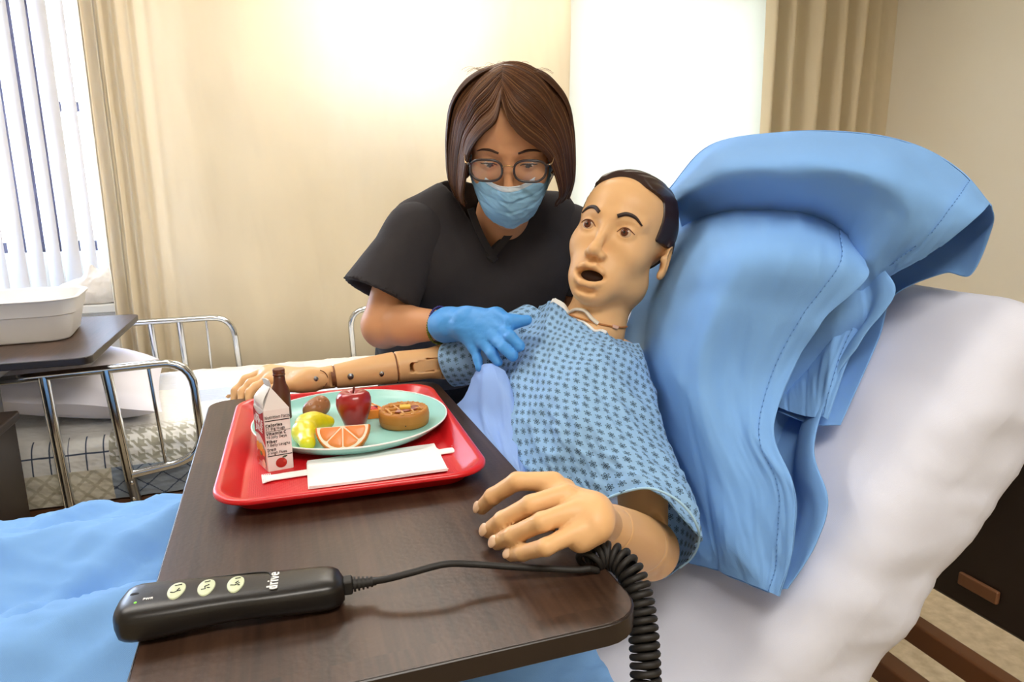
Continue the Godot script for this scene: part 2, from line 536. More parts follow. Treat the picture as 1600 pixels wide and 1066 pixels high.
func toy_potato(ps: float) -> void:
	var br := mat("a06a42", 0.35)
	var o := Vector3(0.0417, 0.895, -1.0277)
	o.y = ps + 0.0133
	var f := Field.new()
	var u := Vector3(0.8, 0.0, -0.6)
	f.ball(o, Vector3(0.018, 0.0135, 0.0145), 0.01, Basis(Vector3.UP, 0.64) * Basis(Vector3.BACK, 0.12))
	f.ball(o + u * 0.009 + Vector3(0, 0.0025, 0), Vector3(0.0115, 0.0125, 0.0115), 0.012)
	f.ball(o - u * 0.009 - Vector3(0, 0.002, 0), Vector3(0.011, 0.0105, 0.0105), 0.012)
	for q in [Vector3(0.005, 0.013, 0.005), Vector3(-0.008, 0.009, 0.01), Vector3(0.002, 0.006, 0.014), Vector3(0.014, 0.01, 0.003)]:
		f.ball(o + q, Vector3.ONE * 0.0014, 0.002, Basis(), 1)
	var m := MB.new()
	f.mesh(m, o - Vector3(0.028, 0.02, 0.028), o + Vector3(0.028, 0.02, 0.028), 0.0018)
	var s := single("toy_potato", m, br, "brown toy potato at the back left of the teal plate", "toy potato")

func toy_pizza(ps: float) -> void:
	var a := Vector3(0.101, 0, -0.987)
	var b := Vector3(0.139, 0, -0.984)
	var c := Vector3(0.112, 0, -1.052)
	var t := thing("toy_pizza_slice", "toy pizza slice with orange crust tucked behind the red apple", "toy pizza", Vector3(0.117, ps, -1.0))
	var m := MB.new()
	var rows := []
	var mid := (a + b + c) / 3.0
	for q in [[0.0, 0.97], [0.0, 0.97], [0.0012, 1.0], [0.0115, 1.0], [0.0135, 0.98], [0.0135, 0.9], [0.012, 0.85]]:
		var row := PackedVector3Array()
		var corner := [a, b, c]
		for i in 3:
			var p0: Vector3 = corner[(i + 2) % 3]
			var p1: Vector3 = corner[i]
			var p2: Vector3 = corner[(i + 1) % 3]
			for k in 5:
				var s := k / 4.0
				var e := (p0 - p1).normalized() * 0.006
				var g := (p2 - p1).normalized() * 0.006
				row.append((p1 + e).lerp(p1, s).lerp(p1.lerp(p1 + g, s), s))
		for i in row.size():
			row[i] = mid + (row[i] - mid) * q[1] + Vector3.UP * (ps + q[0])
		rows.append(row)
	m.grid(rows, true, false, true, [], true)
	part("crust", m, mat("e98a2a", 0.45), t)
	var tops := [["c8281e", 0.0, 0.007, 0.009], ["5a1a3a", 0.007, 0.004, 0.0045], ["f0c860", -0.005, 0.014, 0.004], ["3a2030", 0.001, -0.012, 0.0035], ["c8281e", 0.006, 0.015, 0.0045], ["f0d9b0", 0.004, -0.002, 0.0035]]
	for q in tops:
		var d := MB.new()
		d.ball(mid + Vector3(q[1], ps + 0.0125, q[2]), Vector3(q[3], 0.0022, q[3]), Basis(), 18, 8)
		part("topping", d, mat(q[0], 0.4), t)

func carton(fl: float) -> void:
	var white := mat("eeeae6", 0.4)
	var red := mat("c02a22", 0.4)
	var near := Vector3(-0.0271, fl, -0.8365)
	var ux := Vector3(0.0300, 0, -0.0047)
	var uz := Vector3(-0.0115, 0, -0.0345)
	var t := thing("juice_carton", "small white and red apple juice carton standing on the tray's left", "carton", near + (ux + uz) * 0.5)
	var c := [near, near + ux, near + ux + uz, near + uz]
	var H := 0.0765
	var m := MB.new()
	var up := Vector3.UP
	var ctr: Vector3 = (c[0] + c[2]) * 0.5
	var rows := []
	for y in [[0.0, 0.985], [0.0, 0.985], [0.0006, 1.0], [0.03, 1.0], [H, 1.0]]:
		var row := PackedVector3Array()
		for i in 4:
			for s in [0.03, 0.97]:
				row.append(ctr + (c[i].lerp(c[(i + 1) % 4], s) - ctr) * y[1] + up * y[0])
		rows.append(row)
	for i in rows.size():  # sharp upright edges
		var row := PackedVector3Array()
		for q in rows[i]:
			row.append(q)
			row.append(q)
		rows[i] = row
	m.grid(rows, true, false, true, [], true)
	part("body", m, white, t)
	# gable: two sloping panels, two folded ends and a leaning fin
	var lean := -ux * 0.14
	var r0 := near + ux * 0.5 + uz * 0.18 + up * (H + 0.0265) + lean * 0.6
	var r1 := near + ux * 0.5 + uz * 0.82 + up * (H + 0.025) + lean * 0.6
	var tops := []
	for q in c:
		tops.append(q + up * H)
	var g := MB.new()
	g.quad(tops[0], tops[3], r1, r0)
	g.quad(tops[1], r0, r1, tops[2])
	g.tri(tops[0], r0, tops[1])
	g.tri(tops[3], tops[2], r1)
	part("gable", g, fabric("eeeae6", 0.4, 0.0, 10.0), t)
	var fin := MB.new()
	var f0 := r0 + up * 0.0085 + lean * 0.5
	var f1 := r1 + up * 0.008 + lean * 0.4
	fin.cloth([PackedVector3Array([r0, r0.lerp(r1, 0.5) - ux * 0.02, r1]), PackedVector3Array([r0.lerp(f0, 0.5), r0.lerp(f1, 0.5) - ux * 0.03, r1.lerp(f1, 0.5)]), PackedVector3Array([f0, f0.lerp(f1, 0.5) + up * 0.001, f1])], 0.0014)
	part("fin", fin, fabric("eeeae6", 0.4, 0.0, 10.0), t)
	# bulging folded corner of the left roof panel
	var bulge := MB.new()
	var bl := patch([[tops[3].lerp(r1, 0.1), tops[3].lerp(tops[0], 0.5).lerp(r0, 0.1) - ux * 0.02, tops[0].lerp(r0, 0.08)], [tops[3].lerp(r1, 0.55) - ux * 0.13, tops[3].lerp(r0, 0.5) - ux * 0.26, tops[0].lerp(r0, 0.5) - ux * 0.10], [r1, r0.lerp(r1, 0.5) - ux * 0.03, r0]], 4, 4)
	bulge.cloth(bl, 0.0006)
	part("roof_fold", bulge, fabric("f2efec", 0.35, 0.0, 10.0), t)
	# left face: red panel with a scalloped top, fruit at the foot
	var fu := uz.normalized()
	var lu := uz.length()
	var out := -ux.normalized()
	var lf := frame(near + uz + out * 0.0003, -fu, up)  # x from the far corner to the near one
	lf.basis.z = lf.basis.x.cross(lf.basis.y)
	var face := func(x0: float, x1: float, y0: Callable, y1: Callable, h: float) -> MB:
		var q := MB.new()
		var rws := [PackedVector3Array(), PackedVector3Array()]
		for i in 13:
			var x := lerpf(x0, x1, i / 12.0)
			rws[0].append(lf * Vector3(x, y0.call(x), h))
			rws[1].append(lf * Vector3(x, y1.call(x), h))
		q.cloth(rws, 0.0002)
		return q
	var low := func(x: float) -> float: return 0.042 + 0.006 * sin(PI * x / lu) - 0.010 * x / lu
	var high := func(x: float) -> float: return H - 0.001 - 0.006 * sin(PI * x / lu)
	part("red_label", face.call(0.0, lu, low, high, 0.0002), red, t)
	letters("lettering", "APPLE", 0.0115, M.white_metal, t, lf * Transform3D(Basis(Vector3.BACK, -0.06).scaled(Vector3(0.92, 1, 1)), Vector3(lu * 0.5, 0.0605, 0.0005)), true)
	letters("lettering", "JUICE", 0.0098, M.white_metal, t, lf * Transform3D(Basis(Vector3.BACK, -0.06).scaled(Vector3(0.92, 1, 1)), Vector3(lu * 0.52, 0.0515, 0.0005)), true)
	letters("lettering", "100%", 0.005, M.white_metal, t, lf * Transform3D(Basis(Vector3.BACK, -0.06), Vector3(lu * 0.42, 0.0668, 0.0005)), true)
	var spots := [[0.012, 0.016, 0.0085, "c8301f"], [0.024, 0.013, 0.0075, "b8281f"], [0.009, 0.027, 0.006, "e2a32c"], [0.021, 0.027, 0.0068, "eab53a"], [0.029, 0.023, 0.005, "e08a28"], [0.027, 0.008, 0.006, "f2dcc0"], [0.006, 0.008, 0.0045, "d8452a"], [0.02, 0.02, 0.003, "5c8a2c"]]
	var lay := 0.0003
	for q in spots:
		var d := MB.new()
		var row := PackedVector3Array()
		for i in 20:
			var a := TAU * i / 20
			row.append(lf * Vector3(clampf(q[0] + cos(a) * q[2], 0.0004, lu - 0.0004), maxf(q[1] + sin(a) * q[2] * 0.95, 0.001), lay))
		var row2 := PackedVector3Array()
		for z in row:
			row2.append(z + lf.basis.z * 0.0002)
		d.grid([row, row2], true, false, true, [], true)
		part("fruit_print", d, mat(q[3], 0.45), t)
		lay += 0.00012
	# right face: nutrition text
	var rf := frame(near - uz.normalized() * 0.0003, ux, up)
	rf.basis.z = rf.basis.x.cross(rf.basis.y)
	var ru := ux.length()
	var ink := mat("17151a", 0.5)
	var lines := [["Nutrition Facts", 0.0051, 0.0665, false], ["Calories", 0.0050, 0.0567, true], ["21 Big Hugs", 0.0042, 0.0523, false], ["Vitamin C", 0.0050, 0.0463, true], ["16 Jolly Days", 0.0042, 0.0419, false], ["Fiber", 0.0050, 0.0363, true], ["7 Belly Laughs", 0.0042, 0.0319, false], ["Iron", 0.0050, 0.0263, true], ["2 High Fives", 0.0042, 0.0219, false]]
	for q in lines:
		var tm := text_mesh(q[0], q[1], 0.0003, q[3])
		var w := tm.get_aabb().size.x
		var sx := minf(1.0, (ru - 0.002) / w)
		var o := MeshInstance3D.new()
		o.name = "lettering"
		o.mesh = tm
		o.material_override = ink
		t.add_child(o, true)
		o.transform = t.transform.affine_inverse() * (rf * Transform3D(Basis.from_scale(Vector3(sx, 1, 1)), Vector3(0.0012 + w * sx * 0.5, q[2] + 0.0012, 0.0003)))
	for q in [[0.0635, 0.0011], [0.0505, 0.0004], [0.0195, 0.001]]:
		var b := MB.new()
		b.box(Vector3(ru * 0.94, q[1], 0.0003), Transform3D(rf.basis, rf * Vector3(ru * 0.5, q[0], 0.0001)), 0.0001, 1)
		part("rule_line", b, ink, t)
	for q in [[0.016, 0.0095, 0.0066, "b02a20"], [0.0195, 0.011, 0.0028, "c8463a"]]:
		var d := MB.new()
		d.ball(rf * Vector3(q[0], q[1], 0.0001), Vector3(q[2], q[2] * 0.95, 0.0005), rf.basis, 24, 8)
		part("apple_print", d, mat(q[3], 0.45), t)
	var leaf := MB.new()
	leaf.ball(rf * Vector3(0.0205, 0.0168, 0.0002), Vector3(0.0032, 0.0012, 0.0004), rf.basis * Basis(Vector3.BACK, 0.25), 14, 6)
	part("leaf_print", leaf, mat("4a5a48", 0.5), t)

func toy_bottle(fl: float) -> void:
	var br := mat("5a2c1c", 0.3)
	var o := Vector3(-0.0072, fl, -1.035)
	var t := thing("toy_bottle", "small brown toy bottle standing behind the juice carton", "toy bottle", o)
	var m := MB.new()
	m.lathe([Vector2(0.0, 0.0), Vector2(0.0125, 0.0), Vector2(0.0135, 0.0012), Vector2(0.0135, 0.04), Vector2(0.0132, 0.045), Vector2(0.0115, 0.0525), Vector2(0.0092, 0.0575), Vector2(0.0083, 0.063), Vector2(0.0078, 0.071), Vector2(0.0, 0.071)], Transform3D(Basis(), o), 32)
	part("body", m, br, t)
	m = MB.new()
	m.lathe([Vector2(0.0, 0.0705), Vector2(0.0088, 0.0705), Vector2(0.0088, 0.0725), Vector2(0.0079, 0.0732), Vector2(0.0079, 0.0735), Vector2(0.0085, 0.074), Vector2(0.0086, 0.079), Vector2(0.0078, 0.0805), Vector2(0.0, 0.0805)], Transform3D(Basis(), o), 28)
	part("cap", m, mat("6a3622", 0.3), t)

func napkin(fl: float) -> void:
	var paper := fabric("fdfcfa", 0.9, 0.004, 60.0)
	# wrapped utensil strip that the napkin lies on
	var st := thing("utensil_packet", "long white paper utensil packet with crimped ends under the napkin", "utensil packet", Vector3(0.09, fl, -0.822))
	var rows := []
	var A := Vector3(-0.034, fl + 0.002, -0.8115)
	var B := Vector3(0.211, fl + 0.002, -0.8265)
	for i in 41:
		var u := i / 40.0
		var c := A.lerp(B, u)
		var e := minf(u, 1.0 - u)
		var hw := 0.0085 + 0.005 * smoothstep(0.05, 0.0, e)
		var hh := 0.0022 + 0.0006 * sin(u * 70.0) * smoothstep(0.2, 0.0, e)
		if e < 0.05:
			hh *= 0.5
		var row := PackedVector3Array()
		for k in 16:
			var a := TAU * k / 16
			row.append(c + Vector3(0.06, 0, 1).normalized() * cos(a) * hw + Vector3.UP * sin(a) * hh)
		rows.append(row)
	var m := MB.new()
	m.grid(rows, true, false, true, [], true)
	part("sleeve", m, paper, st)
	for s in [0, 1]:
		var q := MB.new()
		var e: Vector3 = A if s == 0 else B
		var d := (A - B).normalized() * (1.0 if s == 0 else -1.0)
		for k in 5:
			q.box(Vector3(0.0012, 0.0012, 0.024), Transform3D(Basis(Vector3.UP, 0.06), e - d * (0.001 + 0.0022 * k) + Vector3.UP * 0.0013), 0.0005, 1)
		part("crimp", q, paper, st)
	var nap := thing("napkin", "folded white paper napkin at the front of the red tray", "napkin", Vector3(0.097, fl, -0.805))
	var P := [Vector3(0.0179, 0, -0.8483), Vector3(0.1795, 0, -0.8533), Vector3(0.1753, 0, -0.757), Vector3(0.0157, 0, -0.7655)]
	for lay in 3:
		rows = []
		for i in 19:
			var row := PackedVector3Array()
			for j in 25:
				var u := j / 24.0
				var v := i / 18.0
				var p: Vector3 = P[0].lerp(P[1], u).lerp(P[3].lerp(P[2], u), v)
				var ridge := exp(-pow((p.z + 0.8185) / 0.012, 2.0))
				p.y = fl + 0.0016 + 0.0042 * ridge + lay * 0.0011 + 0.0004 * sin(u * 9.0 + lay) * sin(v * 7.0) + 0.003 * smoothstep(-0.765, -0.755, p.z)
				p += Vector3(0.0006, 0, -0.0005) * lay
				row.append(p)
			rows.append(row)
		var q := MB.new()
		q.cloth(rows, 0.0008)
		part("ply", q, paper, nap)

# ---------- the bed's hand control ----------
func hand_remote() -> void:
	var shell := mat("191614", 0.32)
	shell.heightmap_enabled = true
	shell.heightmap_texture = noise_tex(0.3, 128)
	shell.heightmap_scale = 0.004
	shell.uv1_triplanar = true
	shell.uv1_scale = Vector3.ONE * 12.0
	var A := Vector3(-0.1335, TOP, -0.5475)
	var B := Vector3(0.0335, TOP, -0.5335)
	var d := (B - A).normalized()
	var s := Vector3(-d.z, 0, d.x)  # towards the viewer
	var t := thing("hand_control", "black hand control with three pale green buttons at the table's front left", "remote control", A.lerp(B, 0.5))
	var L := A.distance_to(B)
	var rows := []
	var n := 40
	for i in n + 1:
		var u := float(i) / n
		var e0 := sqrt(clampf(1.0 - pow(1.0 - minf(u / 0.09, 1.0), 2.0), 0.0, 1.0))
		var e1 := sqrt(clampf(1.0 - pow(1.0 - minf((1.0 - u) / 0.10, 1.0), 2.0), 0.0, 1.0))
		var hw := (0.0265 - 0.0045 * smoothstep(0.1, 0.55, u) - 0.002 * smoothstep(0.6, 1.0, u)) * (0.55 + 0.45 * e0) * (0.5 + 0.5 * e1)
		var top := lerpf(0.031, 0.0275, smoothstep(0.0, 1.0, u)) - 0.006 * (1.0 - e0) - 0.009 * (1.0 - e1)
		var bot := 0.0008 + 0.006 * (1.0 - e0) + 0.0035 * smoothstep(0.12, 0.5, u) * smoothstep(0.95, 0.5, u) + 0.004 * (1.0 - e1)
		var row := PackedVector3Array()
		for k in 36:
			var a := TAU * k / 36
			var ca := cos(a)
			var sa := sin(a)
			var x := signf(ca) * pow(absf(ca), 0.62)
			var y := signf(sa) * pow(absf(sa), 0.55 if sa > 0 else 0.8)
			row.append(A + d * (u * L) + s * x * hw + Vector3.UP * (lerpf(bot, top, y * 0.5 + 0.5)))
		rows.append(row)
	var m := MB.new()
	m.grid(rows, true, false, true, [], true)
	part("shell", m, shell, t)
	# raised seam round the key field
	var seam := MB.new()
	seam.tube(spline([A + d * 0.024 + s * 0.0 + Vector3.UP * 0.0305, A + d * 0.030 - s * 0.014 + Vector3.UP * 0.0293, A + d * 0.075 - s * 0.0165 + Vector3.UP * 0.0280, A + d * 0.105 - s * 0.0145 + Vector3.UP * 0.0280, A + d * 0.112 - s * 0.004 + Vector3.UP * 0.0284], 8), 0.0006, 8)
	part("seam", seam, M.black, t)
	var pale := mat("cdd6b2", 0.45)
	var ink := mat("20241c", 0.5)
	for k in 3:
		var c := A + d * (0.042 + 0.0215 * k) + s * 0.001 + Vector3.UP * (0.0302 - 0.0006 * k)
		var fr := Basis(d, Vector3.UP, s)
		var b := MB.new()
		var prof := []
		for q in [[1.0, -0.001], [1.0, 0.0004], [0.93, 0.001], [0.5, 0.0013], [0.02, 0.0013]]:
			var row := PackedVector3Array()
			for j in 28:
				var a := TAU * j / 28
				row.append(c + d * cos(a) * 0.0064 * q[0] * (1.0 - 0.12 * sin(a)) + s * sin(a) * 0.0118 * q[0] + Vector3.UP * q[1])
			prof.append(row)
		b.grid(prof, true, false, true)
		var bt := part("button", b, pale, t)
		var marks := MB.new()
		var up := Vector3.UP * 0.0014
		var strokes := [[[-0.0035, 0.003], [-0.001, 0.004], [0.001, 0.0025], [0.0035, 0.0015]], [[0.001, 0.0015], [0.002, -0.0015]], [[-0.002, -0.006], [0.0005, -0.0065], [0.003, -0.007]]]
		if k == 1:
			strokes = [[[-0.003, 0.004], [0.0, 0.0035]], [[0.0, 0.0035], [-0.001, 0.0], [0.002, -0.002]], [[0.001, 0.002], [0.003, 0.003]], [[-0.002, -0.0065], [0.002, -0.0075]]]
		elif k == 2:
			strokes = [[[-0.0035, 0.002], [0.0, 0.003], [0.003, 0.0]], [[0.0, 0.0], [0.002, -0.0025]], [[0.002, 0.003], [0.0035, 0.0035]], [[-0.001, -0.007], [0.003, -0.0075]]]
		for q in strokes:
			var pth := PackedVector3Array()
			for w in q:
				pth.append(c + d * w[0] + s * w[1] + up)
			marks.tube(pth, 0.00045, 6)
		var mk := part("symbol", marks, ink, bt)
	letters("lettering", "drive", 0.0108, M.white_metal, t, Transform3D(Basis(-s, -d, Vector3.UP), A + d * 0.1135 + s * 0.0015 + Vector3.UP * 0.0284), true, 0.0006)
	letters("lettering", "PWR", 0.0034, M.white_metal, t, Transform3D(Basis(d, -s, Vector3.UP), A + d * 0.0235 + s * 0.0075 + Vector3.UP * 0.0309), true, 0.0006)
	var led := MB.new()
	led.ball(A + d * 0.0155 + s * 0.0105 + Vector3.UP * 0.0303, Vector3(0.0012, 0.0008, 0.0012), Basis(), 12, 8)
	var lm := mat("7ccf3a", 0.3)
	lm.emission_enabled = true
	lm.emission = Color(0.4, 0.9, 0.15)
	lm.emission_energy_multiplier = 0.8
	part("indicator_light", led, lm, t)
	var hole := MB.new()
	hole.ball(A + d * 0.0125 - s * 0.002 + Vector3.UP * 0.0302, Vector3(0.0042, 0.0009, 0.0026), Basis(Vector3.UP, -0.3), 20, 8)
	part("hook_hole", hole, mat("050404", 0.8), t)
	# strain relief
	var e := B + Vector3.UP * 0.0145
	var sr := MB.new()
	sr.box(Vector3(0.008, 0.0125, 0.0125), Transform3D(Basis(d, Vector3.UP, s), e + d * 0.003), 0.002)
	var core := e + d * 0.026
	sr.tube(PackedVector3Array([e, core]), PackedFloat32Array([0.0045, 0.0034]), 14)
	for k in 5:
		var c := e + d * (0.0085 + k * 0.0034)
		var r := 0.0061 - 0.0004 * k
		sr.tube(PackedVector3Array([c - d * 0.0009, c + d * 0.0009]), r, 16)
	part("strain_relief", sr, M.rubber, t)
	# straight lead, then the coil that hangs over the table's edge
	var lead := [e + d * 0.02]
	lead.append_array([Vector3(0.0677, 0.891, -0.5254), Vector3(0.086, 0.894, -0.5228), Vector3(0.1158, 0.897, -0.5216), Vector3(0.1404, 0.893, -0.5201), Vector3(0.1726, 0.888, -0.5132), Vector3(0.2063, 0.882, -0.5087), Vector3(0.2282, 0.8795, -0.5031), Vector3(0.2398, 0.8792, -0.5017)])
	var cp := [lead[-1]]
	cp.append_array([Vector3(0.2426, 0.8764, -0.5116), Vector3(0.25, 0.8804, -0.5154), Vector3(0.2626, 0.88, -0.5164), Vector3(0.2717, 0.8791, -0.5077), Vector3(0.2762, 0.8736, -0.4942), Vector3(0.2771, 0.8608, -0.4813), Vector3(0.2749, 0.8443, -0.4687), Vector3(0.2709, 0.8258, -0.4562), Vector3(0.2662, 0.8048, -0.4446), Vector3(0.2611, 0.7786, -0.4329), Vector3(0.2537, 0.7505, -0.4184)])
	var path := spline(cp.slice(1), 40)
	var w := MB.new()
	var helix := PackedVector3Array()
	# parallel frame along the path
	var len_ := 0.0
	var tt := (path[1] - path[0]).normalized()
	var side := tt.cross(Vector3.UP).normalized()
	var ang := 0.0
	for i in range(1, path.size()):
		var t1 := (path[i] - path[i - 1]).normalized()
		var axx := tt.cross(t1)
		if axx.length() > 1e-6:
			side = side.rotated(axx.normalized(), tt.angle_to(t1))
		side = (side - t1 * side.dot(t1)).normalized()
		tt = t1
		var ww := t1.cross(side)
		var step := path[i].distance_to(path[i - 1])
		var sub := 4
		for k in sub:
			var da := TAU * step / 0.0067 / sub
			ang += da
			var c := path[i - 1].lerp(path[i], float(k) / sub)
			helix.append(c + (side * cos(ang) + ww * sin(ang)) * 0.0105)
	var whole := spline(lead, 10)
	whole.append_array(spline([whole[-1], (whole[-1] + helix[0]) * 0.5, helix[0]], 4))
	whole.append_array(helix)
	w.tube(whole, 0.0029, 9)
	part("cord", w, M.rubber, t, "long black cord coiled where it hangs off the table")

# ---------- the second bed, its quilt, rails and the table over it ----------
func pillow_grid(c: Vector3, h: Vector3, b: Basis, n := 28, sag := 0.0) -> MB:
	var rows := []
	for side: float in [1.0, -1.0]:
		for i in n + 1:
			var row := PackedVector3Array()
			for j in n + 1:
				var u := -1.0 + 2.0 * j / n
				var v := (-1.0 + 2.0 * i / n) * side
				var t := pow(maxf(1.0 - pow(absf(u), 3.0), 0.0), 0.55) * pow(maxf(1.0 - pow(absf(v), 3.0), 0.0), 0.55)
				var pinch := 1.0 - 0.05 * (1.0 - u * u) * absf(v) - 0.05 * (1.0 - v * v) * absf(u)
				var w := 0.06 * sin(u * 5.0 + v * 3.0) * sin(v * 4.0 - u) * (1.0 - t)
				row.append(c + b * Vector3(u * h.x * pinch, side * h.y * t + h.y * w - sag * u * u, v * h.z * pinch))
			rows.append(row)
	var m := MB.new()
	m.grid(rows, false, true, true)
	return m

func quilt_tex() -> ImageTexture:
	var w := 1024
	var h := 512
	var im := Image.create(w, h, false, Image.FORMAT_RGB8)
	var white := Color("f4f3ee")
	var blue := Color("9aa6b4")
	var sage := Color("b4b1a0")
	var cream := Color("e9e4d2")
	var navy := Color("4a5568")
	for y in h:
		for x in w:
			# v runs 0..1 m from the near hem upwards, u runs 0..1.75 m along the bed
			var u := x / 1024.0 * 1.75
			var v := y / 512.0
			var c := white
			if v < 0.10:
				if u < 0.42:
					var a := absf(fposmod(u + v, 0.05) - 0.025)
					var b := absf(fposmod(u - v, 0.05) - 0.025)
					c = cream if minf(a, b) > 0.006 else Color("cfc9b2")
				else:
					c = blue
					var a := absf(fposmod(u + v * 1.2, 0.085) - 0.0425)
					var b := absf(fposmod(u - v * 1.2, 0.085) - 0.0425)
					if a < 0.0022 or b < 0.0022:
						c = navy
					if a < 0.006 and b < 0.006 and a + b > 0.006:
						c = navy
			elif v < 0.30:
				if u < 0.42:
					c = white
					if v < 0.2 and fposmod(u, 0.045) < 0.0025 or absf(v - 0.15) < 0.0016:
						c = navy
				else:
					var p := Vector2(fposmod(u, 0.038), fposmod(v, 0.038)) / 0.038
					var k := (p.x < 0.5) == (p.y < 0.5)
					var dg := fposmod((p.x + p.y) * 2.0, 1.0) < 0.5
					c = sage if (p.x < 0.5 and p.y < 0.5) or (k == false and dg) else white
					c = c.lerp(white, smoothstep(0.17, 0.28, v))
			elif v > 0.42 and v < 0.58 and u > 0.62 and u < 1.2:
				c = Color("c3cad6")
			elif v > 0.62 and v < 0.9 and fposmod(u, 0.4) < 0.2:
				c = Color("dfe2e6")
			im.set_pixel(x, y, c)
	return ImageTexture.create_from_image(im)

func rail_tube(pts: Array, r: float, per := 6) -> MB:
	var m := MB.new()
	m.tube(spline(pts, per), r, 16)
	return m

func bend(pts: Array, r: float, k := 6) -> PackedVector3Array:
	# a polyline with its corners rounded
	var out := PackedVector3Array([pts[0]])
	for i in range(1, pts.size() - 1):
		var a: Vector3 = (pts[i - 1] - pts[i]).normalized()
		var b: Vector3 = (pts[i + 1] - pts[i]).normalized()
		for s in k + 1:
			var t := float(s) / k
			out.append((pts[i] + a * r).lerp(pts[i], t).lerp(pts[i].lerp(pts[i] + b * r, t), t))
	out.append(pts[-1])
	return out

func second_bed() -> void:
	var bd := thing("hospital_bed", "brown-framed hospital bed with chrome side rails under the patchwork quilt", "bed", Vector3(0, 0, -2.6))
	for z in [-2.22, -2.98]:
		var f := MB.new()
		f.box2(Vector3(-0.98, 0.262, z - 0.018), Vector3(1.05, 0.325, z + 0.018), 0.004)
		part("side_frame", f, M.brown_metal, bd)
		f = MB.new()
		f.box2(Vector3(-0.95, 0.18, z - 0.015), Vector3(1.02, 0.215, z + 0.015), 0.004)
		part("lower_frame", f, M.brown_metal, bd)
	for x in [-0.9, -0.5, -0.2, 0.3, 0.98]:
		var f := MB.new()
		f.box2(Vector3(x - 0.02, 0.265, -2.965), Vector3(x + 0.02, 0.3, -2.235), 0.004)
		part("cross_frame", f, M.brown_metal, bd)
	for x in [-0.88, 0.95]:
		for z in [-2.22, -2.98]:
			var f := MB.new()
			f.box2(Vector3(x - 0.02, 0.05, z - 0.014), Vector3(x + 0.02, 0.262, z + 0.014), 0.004)
			f.lathe([Vector2(0, -0.014), Vector2(0.044, -0.014), Vector2(0.05, -0.008), Vector2(0.05, 0.008), Vector2(0.044, 0.014), Vector2(0, 0.014)], Transform3D(Basis(Vector3.RIGHT, PI / 2), Vector3(x, 0.05, z)), 20)
			part("leg", f, M.brown_metal, bd)
	var st := MB.new()
	st.tube(PackedVector3Array([Vector3(-0.46, 0.2, -2.235), Vector3(-0.36, 0.28, -2.235)]), 0.011, 10)
	st.tube(PackedVector3Array([Vector3(-0.52, 0.19, -2.235), Vector3(-0.52, 0.27, -2.235)]), 0.005, 10)
	part("brace", st, M.brown_metal, bd)
	var hb := MB.new()
	hb.box2(Vector3(-1.06, 0.2, -3.0), Vector3(-1.03, 0.85, -2.2), 0.008)
	part("headboard", hb, M.dark_wood, bd)
	hb = MB.new()
	hb.box2(Vector3(1.06, 0.2, -3.0), Vector3(1.09, 0.72, -2.2), 0.008)
	part("footboard", hb, M.dark_wood, bd)
	# mattress with quilt
	var mt := MB.new()
	var rows := []
	for q in [[0.03, 0.0], [0.03, 0.0], [0.0, 0.03], [0.0, 0.12], [0.03, 0.15], [0.03, 0.15]]:
		rows.append(rrect(2.0 - 2 * q[0], 0.78 - 2 * q[0], 0.05, 0.335 + q[1], Transform3D(Basis(), Vector3(0.01, 0, -2.6))))
	mt.grid(rows, true, false, true, [], true)
	single("mattress", mt, M.white_metal, "mattress hidden under the patchwork quilt of the made bed", "mattress")
	var nz := FastNoiseLite.new()
	nz.frequency = 9.0
	nz.seed = 3
	var q := []
	var prof := [Vector2(-2.196, 0.335), Vector2(-2.186, 0.40), Vector2(-2.186, 0.46), Vector2(-2.2, 0.505), Vector2(-2.25, 0.524), Vector2(-2.4, 0.53), Vector2(-2.6, 0.532), Vector2(-2.8, 0.53), Vector2(-2.95, 0.524), Vector2(-3.0, 0.505), Vector2(-3.012, 0.46), Vector2(-3.012, 0.34)]
	for p in prof:
		var row := []
		for j in 12:
			row.append(Vector3(lerpf(-0.92, 1.0, j / 11.0), p.y, p.x))
		q.append(row)
	var g := patch(q, 10, 6)
	g = push(g, func(_i, _j, p): return 0.005 * nz.get_noise_2d(p.x * 1.5, (p.z + p.y) * 1.5) + 0.0025 * nz.get_noise_2d(p.x * 6.0, (p.z + p.y) * 6.0))
	var uvs := []
	var len_ := 0.0
	for i in g.size():
		if i > 0:
			len_ += g[i][40].distance_to(g[i - 1][40])
		var r := []
		for p in g[i]:
			r.append(Vector2((p.x + 0.92) / 1.75, len_))
		uvs.append(r)
	var qm := MB.new()
	qm.cloth(g, 0.006, uvs)
	var qmat := mat("ffffff", 0.9, 0.0, 0.2)
	qmat.albedo_texture = quilt_tex()
	qmat.heightmap_enabled = true
	qmat.heightmap_texture = noise_tex(0.09, 512, false, 1.0, FastNoiseLite.TYPE_CELLULAR, 2)
	qmat.heightmap_scale = 0.5
	qmat.cull_mode = BaseMaterial3D.CULL_DISABLED
	single("quilt", qm, qmat, "white and blue-grey patchwork quilt spread over the second bed", "quilt")
	var pm := fabric("f4f2fc", 0.85, 0.02, 40.0)
	single("pillow", pillow_grid(Vector3(-0.66, 0.634, -2.55), Vector3(0.27, 0.085, 0.36), Basis(Vector3.UP, 0.12) * Basis(Vector3.BACK, -0.22)), pm, "pale lavender pillow at the left end of the quilted bed", "pillow")
	var r := 0.0125
	# near rail
	var nr := thing("bed_rail", "chrome side rail with rounded end on the near side of the quilted bed", "bed rail", Vector3(-0.6, 0.2, -2.17))
	var z := -2.155
	var m := MB.new()
	m.tube(bend([Vector3(-0.98, 0.716, z), Vector3(-0.255, 0.742, z), Vector3(-0.245, 0.445, z), Vector3(-0.44, 0.415, z)], 0.085), r, 16)
	part("top_loop", m, M.chrome, nr)
